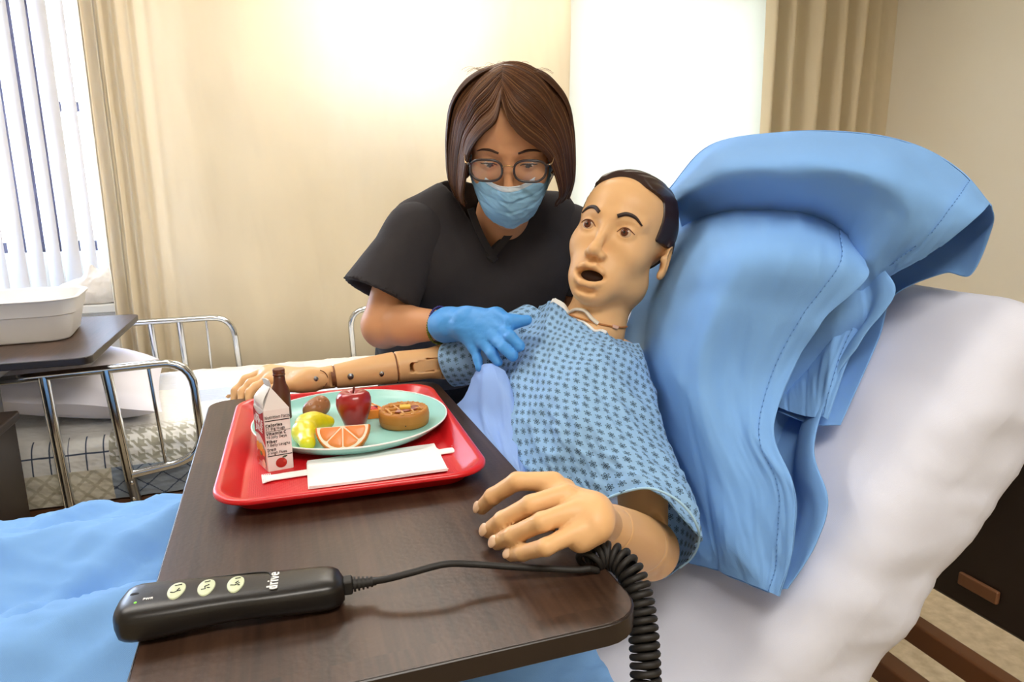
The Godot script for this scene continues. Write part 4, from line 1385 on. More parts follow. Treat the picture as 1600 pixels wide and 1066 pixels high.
func eyes(root: Node3D, H: Transform3D, white: Material, iris: Material, pupil: Material, look: Vector3) -> void:
	for s: float in [-1.0, 1.0]:
		var c := Vector3(s * 0.032, -0.002, 0.0742)
		var m := MB.new()
		m.ball(H * c, Vector3.ONE * 0.0128, H.basis.orthonormalized(), 24, 16)
		var eye := part("eye", m, white, root)
		var d := look.normalized()
		var x := Vector3.UP.cross(d).normalized()
		var fr := Basis(x, d.cross(x), d)
		for q in [[0.0062, 0.0113, 0.0019, iris, "iris"], [0.0028, 0.0124, 0.0010, pupil, "pupil"]]:
			m = MB.new()
			m.ball(H * (c + d * q[1]), Vector3(q[0], q[0], q[2]), H.basis.orthonormalized() * fr, 24, 8)
			part(q[4], m, q[3], eye)
		m = MB.new()
		m.ball(H * (c + d * 0.0128 + Vector3(0.0018, 0.002, 0)), Vector3.ONE * 0.0008, Basis(), 8, 6)

# a strip that follows the surface of a field: points (x, y) seen from the front, with half widths
func brow(f: Field, H: Transform3D, pts: Array, r: Array, lift := 0.0004) -> MB:
	var path := PackedVector3Array()
	var rad := PackedFloat32Array()
	var dense := []
	for p in pts:
		dense.append(Vector3(p.x, p.y, 0.0))
	var s := spline(dense, 5)
	for i in s.size():
		var hit := f.ray(Vector3(s[i].x, s[i].y, 0.2), Vector3(0, 0, -1))
		path.append(H * (hit + Vector3(0, 0, lift)))
		var t := float(i) / (s.size() - 1) * (r.size() - 1)
		var k := mini(int(t), r.size() - 2)
		rad.append(lerpf(r[k], r[k + 1], t - k))
	var m := MB.new()
	m.tube(path, rad, 8)
	return m

func nail(tip: Vector3, before: Vector3, up: Vector3, r: float) -> MB:
	var d := (tip - before).normalized()
	var n := (up - d * up.dot(d)).normalized()
	var m := MB.new()
	m.ball(tip + n * r * 0.86 - d * r * 0.10, Vector3(r * 0.80, r * 0.26, r * 1.10), Basis(n.cross(d), n, d), 14, 8)
	return m

# ---------- the mannequin ----------
func mannequin() -> void:
	var skin := mat("e6b681", 0.42, 0.0, 0.4)
	skin.subsurf_scatter_enabled = true
	skin.subsurf_scatter_strength = 0.04
	var skin_dark := mat("c98f5e", 0.45)
	var groove := mat("7a4a2a", 0.6)
	var H := Transform3D(Basis(Vector3.UP, deg_to_rad(-46.6)) * Basis(Vector3.RIGHT, deg_to_rad(-17.1)) * Basis(Vector3.BACK, deg_to_rad(-11.7)), Vector3(0.537, 1.128, -1.012))
	H.basis = H.basis.scaled_local(Vector3.ONE * 0.97)
	var t := thing("mannequin", "tan patient mannequin with open mouth and painted hair propped up in bed", "mannequin", Vector3(0.3, 0.6, -1.0))
	var f := head_field(true, false)
	var inv := H.affine_inverse()
	var chest := inv * Vector3(0.49, 0.89, -1.02)
	f.cone(Vector3(0, -0.06, -0.014), Vector3(-0.002, -0.165, 0.006), 0.0465, 0.047, 0.022)
	f.cone(Vector3(-0.002, -0.165, 0.006), chest, 0.048, 0.05, 0.03)
	f.cone(inv * Vector3(0.58, 0.90, -0.98), inv * Vector3(0.55, 0.93, -1.10), 0.03, 0.035, 0.04)
	var m := MB.new()
	f.mesh(m, Vector3(-0.095, -0.195, -0.12), Vector3(0.095, 0.14, 0.13), 0.0026, H)
	# trunk and legs below the gown and the sheet
	var g := Field.new()
	g.cone(Vector3(0.58, 0.90, -0.98), Vector3(0.55, 0.93, -1.10), 0.03, 0.035, 0.04)
	g.cone(Vector3(0.49, 0.91, -1.0), Vector3(0.33, 0.74, -1.0), 0.07, 0.075, 0.05)
	g.cone(Vector3(0.25, 0.70, -0.92), Vector3(-0.25, 0.655, -0.87), 0.05, 0.04, 0.03)
	g.cone(Vector3(0.25, 0.70, -1.08), Vector3(-0.25, 0.655, -1.13), 0.05, 0.04, 0.03)
	g.cone(Vector3(-0.25, 0.655, -0.87), Vector3(-0.75, 0.65, -0.86), 0.036, 0.028, 0.02)
	g.cone(Vector3(-0.25, 0.655, -1.13), Vector3(-0.75, 0.65, -1.14), 0.036, 0.028, 0.02)
	g.mesh(m, Vector3(-0.85, 0.55, -1.25), Vector3(0.58, 1.04, -0.75), 0.014)
	part("body", m, skin, t)
	eyes(t, H, mat("c9a684", 0.2), mat("5a2c18", 0.15), mat("0c0706", 0.1), Vector3(-0.05, 0.02, 1))
	for s: float in [-1.0, 1.0]:
		m = brow(f, H, [Vector2(s * 0.0155, 0.0185), Vector2(s * 0.027, 0.0255), Vector2(s * 0.040, 0.0245), Vector2(s * 0.052, 0.0155)], [0.0030, 0.0031, 0.0026, 0.0012])
		part("eyebrow", m, mat("2c1810", 0.5), t)
		m = brow(f, H, [Vector2(s * 0.0185, -0.003), Vector2(s * 0.026, 0.0042), Vector2(s * 0.036, 0.0050), Vector2(s * 0.046, -0.0005)], [0.0005, 0.0009, 0.0010, 0.0006])
		part("eyelid_line", m, mat("7a4a30", 0.5), t)
	m = MB.new()
	m.ball(H * Vector3(0, -0.0795, 0.068), Vector3(0.026, 0.012, 0.018), H.basis, 24, 12)
	part("mouth_cavity", m, mat("2a0f0a", 0.6), t)
	# painted hair cap with a raised front edge
	var hf := head_field(true, false)
	var nz := FastNoiseLite.new()
	nz.frequency = 60.0
	hf.post = func(p: Vector3, d: float) -> float:
		var zf := lerpf(0.039, 0.066, smoothstep(0.066, 0.078, p.y))
		var yl := lerpf(-0.035, 0.004, smoothstep(-0.06, -0.02, p.z))
		var reg := maxf(yl - p.y, p.z - zf)
		var thick := 0.0035 + 0.0045 * smoothstep(0.06, 0.09, p.y)
		thick += 0.0009 * sin(p.x * 260.0 + 60.0 * p.z + 4.0 * sin(p.y * 90.0)) * smoothstep(0.05, 0.1, p.y)
		var e := absf(p.x)
		return maxf(maxf(d - thick, reg), e - 0.081)
	m = MB.new()
	hf.mesh(m, Vector3(-0.095, -0.09, -0.13), Vector3(0.095, 0.145, 0.09), 0.0026, H)
	var hm := mat("34201a", 0.34)
	part("hair", m, hm, t)
	# tracheostomy collar
	m = MB.new()
	var on_neck := func(a: float, y: float, lift: float) -> Vector3:
		var d := Vector3(sin(a), 0, cos(a))
		return f.ray(Vector3(0, y, 0) + d * 0.12, -d) + d * lift
	var nk := PackedVector3Array()
	for i in 25:
		var a := lerpf(-0.9, 1.75, i / 24.0)
		nk.append(H * on_neck.call(a, -0.138 - 0.010 * cos(a), 0.0008))
	m.tube(nk, 0.0016, 8)
	part("neck_cord", m, mat("b5753c", 0.4), t)
	m = MB.new()
	m.tube(spline([H * on_neck.call(-0.62, -0.146, 0.001), H * on_neck.call(-0.35, -0.136, 0.0025), H * on_neck.call(-0.02, -0.134, 0.0035), H * on_neck.call(0.2, -0.142, 0.0025), H * on_neck.call(0.42, -0.147, 0.001)], 6), 0.0042, 10, false, 0.6)
	part("neck_plate", m, mat("e6dccb", 0.3), t)
	m = MB.new()
	m.box(Vector3(0.012, 0.006, 0.005), Transform3D(H.basis.orthonormalized() * Basis(Vector3.UP, 0.9), H * on_neck.call(0.95, -0.1437, 0.0015)), 0.002)
	part("cord_clip", m, mat("e8b9a0", 0.3), t)
	near_arm(t, skin, skin_dark, groove)
	far_arm(t, skin, skin_dark, groove)
	gown(t)

func near_arm(t: Node3D, skin: Material, skin_dark: Material, groove: Material) -> void:
	var W := Vector3(0.3013, 0.8662, -0.5952)
	var E := Vector3(0.4184, 0.7608, -0.7046)
	var S := Vector3(0.4378, 0.837, -0.7581)
	# hand
	var f := Field.new()
	var mcp := [Vector3(0.2363, 0.931, -0.5762), Vector3(0.2345, 0.933, -0.5412), Vector3(0.234, 0.927, -0.5199), Vector3(0.2327, 0.915, -0.5058)]
	var pip := [Vector3(0.2045, 0.931, -0.5896), Vector3(0.2019, 0.927, -0.5441), Vector3(0.2017, 0.923, -0.5167), Vector3(0.1983, 0.909, -0.4991)]
	var dip := [Vector3(0.1861, 0.909, -0.6107), Vector3(0.1816, 0.906, -0.5644), Vector3(0.1828, 0.902, -0.5406), Vector3(0.1865, 0.893, -0.524)]
	var tip := [Vector3(0.1801, 0.89, -0.6295), Vector3(0.1734, 0.888, -0.5834), Vector3(0.1751, 0.8865, -0.5606), Vector3(0.181, 0.884, -0.5397)]
	var w1 := Vector3(0.2553, 0.923, -0.5293)
	var w2 := Vector3(0.2467, 0.915, -0.5044)
	f.cone(W, w1.lerp(w2, 0.5), 0.0195, 0.0185, 0.02)
	f.cone(w1, mcp[0] - Vector3(0, 0.006, 0), 0.0125, 0.0102, 0.012)
	f.cone(w1.lerp(w2, 0.3), mcp[1] - Vector3(0, 0.006, 0), 0.0125, 0.0102, 0.012)
	f.cone(w1.lerp(w2, 0.7), mcp[2] - Vector3(0, 0.006, 0), 0.0125, 0.0099, 0.012)
	f.cone(w2, mcp[3] - Vector3(0, 0.005, 0), 0.0115, 0.0088, 0.012)
	f.cone(mcp[0] - Vector3(0, 0.009, 0), mcp[3] - Vector3(0, 0.009, 0), 0.0105, 0.0095, 0.014)
	var rr := [[0.0100, 0.0088, 0.0083, 0.0075], [0.0102, 0.0089, 0.0085, 0.0077], [0.0097, 0.0086, 0.0082, 0.0074], [0.0086, 0.0074, 0.0070, 0.0063]]
	for k in 4:
		f.chain([mcp[k], pip[k], dip[k], tip[k]], rr[k], 0.0035, 0.005)
	# thumb tucked under the index finger
	f.chain([w1 - Vector3(0, 0.012, 0), Vector3(0.2639, 0.903, -0.6125), Vector3(0.2572, 0.893, -0.6604), Vector3(0.2485, 0.8855, -0.6858)], [0.012, 0.0105, 0.0092, 0.0076], 0.008, 0.014)
	# creases at the wrist and joints
	for k in 4:
		for q in [-0.0035, 0.0, 0.0035]:
			var c: Vector3 = pip[k] + (pip[k] - mcp[k]).normalized() * q + Vector3(0, rr[k][1] + 0.0012, 0)
			var side: Vector3 = (pip[k] - mcp[k]).cross(Vector3.UP).normalized()
			f.cone(c - side * 0.005, c + side * 0.005, 0.0007, 0.0007, 0.0012, 1)
	var m := MB.new()
	f.mesh(m, Vector3(0.14, 0.85, -0.74), Vector3(0.42, 0.97, -0.46), 0.0026)
	var h := part("hand", m, skin, t)
	var nm := mat("eec49a", 0.3)
	for k in 4:
		var up: Vector3 = (Vector3(0, 1.2, 0) - tip[k]).normalized() * 0.7 + Vector3(-0.5, 0.4, 0)
		part("fingernail", nail(tip[k], dip[k], up, rr[k][3]), nm, h)
	# wrist ball, forearm barrel, elbow
	m = MB.new()
	var a := (E - W).normalized()
	var rows_path := PackedVector3Array([W - a * 0.012, W + a * 0.004, W + a * 0.02])
	m.tube(rows_path, PackedFloat32Array([0.0185, 0.0225, 0.0245]), 40)
	part("wrist_cuff", m, skin, t)
	m = MB.new()
	m.tube(PackedVector3Array([W + a * 0.0185, W + a * 0.0225]), 0.0238, 40)
	part("wrist_seam", m, groove, t)
	var L := W.distance_to(E)
	m = MB.new()
	m.tube(PackedVector3Array([W + a * 0.0215, W + a * 0.024, W + a * (L * 0.45), W + a * (L * 0.70), W + a * (L * 0.715)]), PackedFloat32Array([0.0245, 0.0258, 0.0318, 0.0352, 0.0346]), 44)
	part("forearm", m, skin, t)
	m = MB.new()
	m.tube(PackedVector3Array([W + a * (L * 0.71), W + a * (L * 0.735)]), 0.0345, 44)
	part("forearm_seam", m, mat("f0c898", 0.4), t)
	f = Field.new()
	f.cone(W + a * (L * 0.79), E, 0.0355, 0.0365, 0.01)
	f.ball(E + a * 0.004, Vector3.ONE * 0.0365, 0.01)
	f.post = func(p, d): return maxf(d, (W + a * (L * 0.728) - p).dot(a))
	m = MB.new()
	var lo := E.min(W + a * (L * 0.7)) - Vector3.ONE * 0.05
	var hi := E.max(W + a * (L * 0.7)) + Vector3.ONE * 0.05
	f.mesh(m, lo, hi, 0.003)
	part("elbow", m, skin, t)
	f = Field.new()
	f.cone(E + Vector3(0, 0.01, -0.01), S, 0.030, 0.0345, 0.012)
	var slot := Vector3(0.4283, 0.7972, -0.691)
	f.ball(slot, Vector3(0.0125, 0.024, 0.016), 0.004, Basis(Vector3.BACK, 0.45), 1)
	m = MB.new()
	f.mesh(m, E.min(S) - Vector3.ONE * 0.05, E.max(S) + Vector3.ONE * 0.05, 0.003)
	part("upper_arm", m, skin, t)
	# notches and the pin of the wrist joint
	for q in [[Vector3(0.2768, 0.9028, -0.5652), Vector3(0.2839, 0.9028, -0.5671)], [Vector3(0.284, 0.8893, -0.5641), Vector3(0.3056, 0.8821, -0.5703)]]:
		m = MB.new()
		m.tube(PackedVector3Array([q[0], q[0].lerp(q[1], 0.5) + Vector3(0, 0.0006, 0), q[1]]), PackedFloat32Array([0.0006, 0.0018, 0.0006]), 8)
		part("joint_notch", m, skin_dark, t)
	m = MB.new()
	var pin := Vector3(0.2878, 0.8642, -0.568)
	m.ball(pin, Vector3(0.0065, 0.0028, 0.003), Basis(Vector3.BACK, 0.5), 16, 8)
	part("joint_pin", m, M.steel, t, "steel wrist pin")

func far_arm(t: Node3D, skin: Material, skin_dark: Material, groove: Material) -> void:
	var z := -1.165
	var e1 := Vector3(0.273, 0.9143, -1.165)
	var e0 := Vector3(0.1832, 0.9119, -1.165)
	var w1 := Vector3(0.0803, 0.9051, -1.165)
	var w0 := Vector3(0.0376, 0.9032, -1.165)
	var a := (w1 - e0).normalized()
	var m := MB.new()
	m.tube(PackedVector3Array([e0 + a * 0.0012, e0 + a * 0.0025, e0.lerp(w1, 0.5), w1 - a * 0.0025, w1 - a * 0.0012]), PackedFloat32Array([0.0262, 0.0272, 0.0245, 0.0205, 0.0196]), 40)
	part("forearm", m, skin, t)
	m = MB.new()
	m.tube(PackedVector3Array([e0 - a * 0.006, e0 + a * 0.005]), 0.0245, 30)
	m.tube(PackedVector3Array([w1 - a * 0.005, w1 + a * 0.006]), 0.0182, 30)
	part("seam", m, groove, t)
	for q in [Vector3(0.1045, 0.9085, -1.142), Vector3(0.1557, 0.909, -1.1405), Vector3(0.0479, 0.9079, -1.1465)]:
		m = MB.new()
		m.ball(q, Vector3(0.0046, 0.0046, 0.0028), Basis(), 18, 10)
		m.lathe([Vector2(0.0, -0.001), Vector2(0.0052, -0.001), Vector2(0.0052, 0.0006), Vector2(0.0, 0.0008)], Transform3D(Basis(Vector3.RIGHT, PI / 2), q), 20)
		part("screw", m, M.steel, t)
	# elbow fork round a flat knuckle
	var f := Field.new()
	var vv := Vector3(0, 0, 1).cross(a).normalized()
	if vv.y < 0:
		vv = -vv
	f.cone(e0 - a * 0.002, e1, 0.0272, 0.0262, 0.01)
	f.cone(e1, e1 - a * 0.05, 0.0265, 0.032, 0.02)
	f.post = func(p: Vector3, d: float) -> float:
		var q := p - e0
		var l := -q.dot(a)
		var v := q.dot(vv)
		var w := q.z
		# slot, open towards the viewer, with a rounded far end
		var slot := maxf(maxf(absf(l - 0.057) - 0.036 + 9.0 * maxf(absf(v) - 0.008, 0.0), absf(v) - 0.0138), -0.004 - w)
		d = maxf(d, -slot)
		var block := maxf(maxf(absf(l - 0.0655) - 0.0375 + 0.45 * maxf(absf(v) - 0.003, 0.0), absf(v) - 0.0092), sqrt(w * w + v * v * 0.2) - 0.0222) - 0.0010
		d = minf(d, block)
		# bevel where the prongs end
		d = maxf(d, -(maxf(absf(l - 0.079) - 0.0022, 0.0138 - absf(v))) - 0.0 if w > 0.016 else d)
		return maxf(d, 0.0012 - l)
	m = MB.new()
	f.mesh(m, Vector3(0.16, 0.84, -1.22), Vector3(0.36, 0.98, -1.1), 0.0024)
	part("elbow", m, skin, t)
	# wrist fork and hand
	f = Field.new()
	f.cone(w1, w0, 0.0196, 0.0175, 0.01)
	f.post = func(p, d): return maxf(d, 0.0012 - (p - w1).dot(a))
	f.ball(w1 + a * 0.006 + Vector3(0, 0, 0.018), Vector3(0.004, 0.02, 0.006), 0.003, Basis(), 1)
	var mc := [Vector3(-0.0317, 0.9028, -1.2779), Vector3(-0.0293, 0.9033, -1.2503), Vector3(-0.0263, 0.9006, -1.2271), Vector3(-0.0234, 0.8976, -1.206)]
	var pi_ := [Vector3(-0.0678, 0.8948, -1.2809), Vector3(-0.0638, 0.8919, -1.2487), Vector3(-0.055, 0.8906, -1.2238), Vector3(-0.0465, 0.8886, -1.2021)]
	var di := [Vector3(-0.088, 0.8765, -1.273), Vector3(-0.0804, 0.8764, -1.2401), Vector3(-0.0689, 0.8796, -1.2153), Vector3(-0.056, 0.8825, -1.1954)]
	var ti := [Vector3(-0.0953, 0.8601, -1.2631), Vector3(-0.0853, 0.8614, -1.2298), Vector3(-0.0713, 0.8697, -1.2032), Vector3(-0.0584, 0.8746, -1.1847)]
	f.cone(w0, mc[1].lerp(mc[2], 0.5), 0.0165, 0.0125, 0.012)
	f.cone(w0, mc[0], 0.014, 0.0105, 0.015)
	f.cone(w0, mc[3], 0.014, 0.0098, 0.015)
	for k in 4:
		f.chain([mc[k], pi_[k], di[k], ti[k]], [0.0098, 0.0082, 0.0073, 0.0062], 0.007, 0.010)
	f.chain([w0 - Vector3(0.02, 0.004, -0.008), Vector3(-0.0056, 0.8938, -1.1753), Vector3(-0.026, 0.8897, -1.1652), Vector3(-0.0411, 0.8855, -1.1586)], [0.0115, 0.0095, 0.0085, 0.007], 0.008, 0.014)
	m = MB.new()
	f.mesh(m, Vector3(-0.13, 0.86, -1.26), Vector3(0.12, 0.965, -1.09), 0.0028)
	part("hand", m, skin, t)
	m = MB.new()
	var cc := Vector3(0.0523, 0.9072, -1.1475)
	m.tube(arc(cc, Vector3.RIGHT, Vector3.UP, 0.0155, -1.1, 1.3, 16), 0.0009, 6)
	part("joint_groove", m, groove, t)

# ---------- the gown ----------
func print_tex() -> ImageTexture:
	var n := 256
	var im := Image.create(n, n, false, Image.FORMAT_RGB8)
	var base := Color("93bbe2")
	var ink := Color("22303c")
	im.fill(base)
	# two staggered flowers a tile, six petals drawn as outlines round a ring
	for y in n:
		for x in n:
			var best := 0.0
			for cx in [64.0, 192.0]:
				var cy := 64.0 if cx < 100.0 else 64.0
				for oy in [0.0, 128.0]:
					var stag: float = 0.0
					var px: float = x - fposmod(cx + (oy / 128.0) * 20.0, 256.0)
					var py: float = y - (cy + oy)
					if px > 128.0: px -= 256.0
					if px < -128.0: px += 256.0
					if px * px + py * py > 2600.0:
						continue
					for k in 6:
						var a := TAU * k / 6.0 + 0.3
						var qx: float = px * cos(a) + py * sin(a) - 25.0
						var qy: float = -px * sin(a) + py * cos(a)
						var d := sqrt(pow(qx / 1.75, 2.0) + qy * qy)
						best = maxf(best, 1.0 - smoothstep(1.3, 2.9, absf(d - 9.5)))
						best = maxf(best, 0.8 * (1.0 - smoothstep(0.9, 2.2, absf(qy))) * float(absf(qx + 2.0) < 12.0))
					best = maxf(best, 1.0 - smoothstep(1.2, 2.8, absf(sqrt(px * px + py * py) - 8.5)))
			if best > 0.0:
				im.set_pixel(x, y, base.lerp(ink, best * 0.92))
	return ImageTexture.create_from_image(im)

func gown(t: Node3D) -> void:
	var cloth := mat("ffffff", 0.85, 0.0, 0.25)
	cloth.albedo_texture = print_tex()
	cloth.uv1_scale = Vector3.ONE * (1.0 / 0.0285)
	cloth.cull_mode = BaseMaterial3D.CULL_DISABLED
	cloth.rim_enabled = true
	cloth.rim = 0.1
	var nz := crinkle(31, 2.0)
	var soft := FastNoiseLite.new()
	soft.seed = 9
	soft.frequency = 5.0
	var c := [
		[Vector3(0.4276, 1.0101, -1.0968), Vector3(0.4305, 1.0305, -1.0517), Vector3(0.439, 1.017, -0.9973), Vector3(0.4541, 1.0033, -0.9621), Vector3(0.4732, 0.9933, -0.9426), Vector3(0.5015, 0.9833, -0.9415), Vector3(0.5323, 0.9672, -0.9437), Vector3(0.5575, 0.9399, -0.983)],
		[Vector3(0.3832, 0.9749, -1.1041), Vector3(0.3903, 0.9898, -1.024), Vector3(0.3965, 0.9932, -0.9579), Vector3(0.4108, 0.9896, -0.9091), Vector3(0.4339, 0.9843, -0.8838), Vector3(0.4688, 0.9737, -0.875), Vector3(0.5146, 0.9425, -0.8795), Vector3(0.5495, 0.9001, -0.9337)],
		[Vector3(0.3385, 0.9356, -1.089), Vector3(0.3554, 0.9533, -1.0008), Vector3(0.3626, 0.9644, -0.9199), Vector3(0.3765, 0.9666, -0.8671), Vector3(0.4013, 0.9624, -0.8361), Vector3(0.4346, 0.9504, -0.8167), Vector3(0.4917, 0.9064, -0.8145), Vector3(0.5226, 0.8626, -0.8698)],
		[Vector3(0.2973, 0.8931, -1.0288), Vector3(0.3226, 0.9157, -0.9497), Vector3(0.3364, 0.9305, -0.8781), Vector3(0.353, 0.9375, -0.8254), Vector3(0.3793, 0.9351, -0.789), Vector3(0.4155, 0.9223, -0.7684), Vector3(0.4766, 0.878, -0.7594), Vector3(0.5073, 0.8267, -0.8131)],
		[Vector3(0.2731, 0.8526, -0.9634), Vector3(0.3006, 0.8792, -0.8951), Vector3(0.3209, 0.8967, -0.8381), Vector3(0.3394, 0.9068, -0.7909), Vector3(0.3676, 0.9058, -0.7541), Vector3(0.4017, 0.8979, -0.7245), Vector3(0.4658, 0.8571, -0.7098), Vector3(0.4949, 0.8028, -0.7581)],
		[Vector3(0.2603, 0.8186, -0.8954), Vector3(0.2872, 0.8441, -0.8433), Vector3(0.3121, 0.8635, -0.8014), Vector3(0.3346, 0.8732, -0.7689), Vector3(0.3623, 0.875, -0.7329), Vector3(0.3964, 0.879, -0.6898), Vector3(0.4559, 0.8409, -0.6664), Vector3(0.4885, 0.7852, -0.7132)],
		[Vector3(0.2564, 0.7883, -0.836), Vector3(0.2842, 0.8126, -0.7996), Vector3(0.3098, 0.8288, -0.7729), Vector3(0.3371, 0.8368, -0.7438), Vector3(0.3599, 0.8362, -0.7089), Vector3(0.3903, 0.8645, -0.6616), Vector3(0.4401, 0.8167, -0.6287), Vector3(0.4677, 0.7749, -0.6694)]]
	var g := patch(c, 14, 12)
	var uvs := metric_uv(g)
	var nc: int = g[0].size()
	g = push(g, func(i, j, p): return 0.006 * (nz.get_noise_2d(i * 0.02 + j * 0.008, j * 0.02 - i * 0.012) - 0.3) + 0.004 * soft.get_noise_3dv(p))
	var m := MB.new()
	m.cloth(g, 0.0014, uvs)
	var neckline: PackedVector3Array = g[0].slice(12, 58)
	var below: PackedVector3Array = g[2].slice(12, 58)
	# far sleeve: a short tube round the far upper arm
	var ax := [Vector3(0.2765, 0.9159, -1.1511), Vector3(0.2974, 0.9239, -1.1328), Vector3(0.3277, 0.9378, -1.1094), Vector3(0.362, 0.9534, -1.0904), Vector3(0.4201, 0.9738, -1.1021)]
	var rad := [0.037, 0.040, 0.045, 0.050, 0.048]
	var path := spline(ax, 6)
	var rows := []
	for i in path.size():
		var tt := (path[mini(i + 1, path.size() - 1)] - path[maxi(i - 1, 0)]).normalized()
		var s := tt.cross(Vector3.UP).normalized()
		var w := s.cross(tt)
		var u := float(i) / (path.size() - 1) * 4.0
		var k := mini(int(u), 3)
		var r := lerpf(rad[k], rad[k + 1], u - k)
		var row := PackedVector3Array()
		for j in 33:
			var an := TAU * j / 32
			var q := r * (1.0 + 0.04 * sin(3.0 * an + i * 0.25))
			row.append(path[i] + s * cos(an) * q + w * sin(an) * q * (1.0 if sin(an) > 0 else 1.15))
		rows.append(row)
	m.cloth(rows, 0.0014, metric_uv(rows))
	# the near sleeve's back, seen inside the wide opening
	c = [
		[Vector3(0.4745, 0.8223, -0.7585), Vector3(0.4922, 0.8188, -0.7517), Vector3(0.4896, 0.8195, -0.7204), Vector3(0.4763, 0.8107, -0.6852)],
		[Vector3(0.4788, 0.7815, -0.7696), Vector3(0.4927, 0.7818, -0.7595), Vector3(0.4911, 0.7856, -0.7231), Vector3(0.4677, 0.7943, -0.6683)],
		[Vector3(0.4795, 0.7423, -0.7715), Vector3(0.4918, 0.7411, -0.7616), Vector3(0.4893, 0.7511, -0.7269), Vector3(0.4708, 0.77, -0.678)],
		[Vector3(0.4786, 0.7093, -0.7645), Vector3(0.4833, 0.7108, -0.7524), Vector3(0.4792, 0.7245, -0.7245), Vector3(0.472, 0.7441, -0.6935)],
		[Vector3(0.4711, 0.6825, -0.7503), Vector3(0.4731, 0.6922, -0.741), Vector3(0.4699, 0.7079, -0.724), Vector3(0.468, 0.725, -0.7068)]]
	g = patch(c, 8, 8)
	m.cloth(g, 0.0014, metric_uv(g))
	var gn := part("gown", m, cloth, t, "blue hospital gown printed with small dark flowers")
	# white binding at the neck and the pale sleeve hem
	m = MB.new()
	var band := [PackedVector3Array(), PackedVector3Array(), PackedVector3Array()]
	for i in neckline.size():
		var e: Vector3 = (Vector3(0, 1.2, 0) - neckline[i]).normalized()
		var d := (below[i] - neckline[i]).normalized()
		band[0].append(neckline[i] - d * 0.0035 + e * 0.0005)
		band[1].append(neckline[i] + d * 0.001 + e * 0.0030)
		band[2].append(neckline[i] + d * 0.0055 + e * 0.0025)
	m.cloth(band, 0.002)
	part("neck_binding", m, mat("f4f4f2", 0.8), gn)
	var last: PackedVector3Array = g[0]
	var gg := patch([c[0], c[0]], 2, 2)
	m = MB.new()
	var hemp := spline([Vector3(0.3571, 0.8367, -0.7067), Vector3(0.373, 0.8528, -0.6865), Vector3(0.3894, 0.8661, -0.6601), Vector3(0.4073, 0.8627, -0.6392), Vector3(0.4243, 0.8462, -0.6276), Vector3(0.4386, 0.8196, -0.6266), Vector3(0.4673, 0.7759, -0.6676), Vector3(0.4756, 0.7435, -0.6932), Vector3(0.468, 0.7242, -0.7066)], 8)
	m.tube(hemp, 0.0016, 8)
	part("sleeve_hem", m, mat("a9d0ea", 0.8), gn)

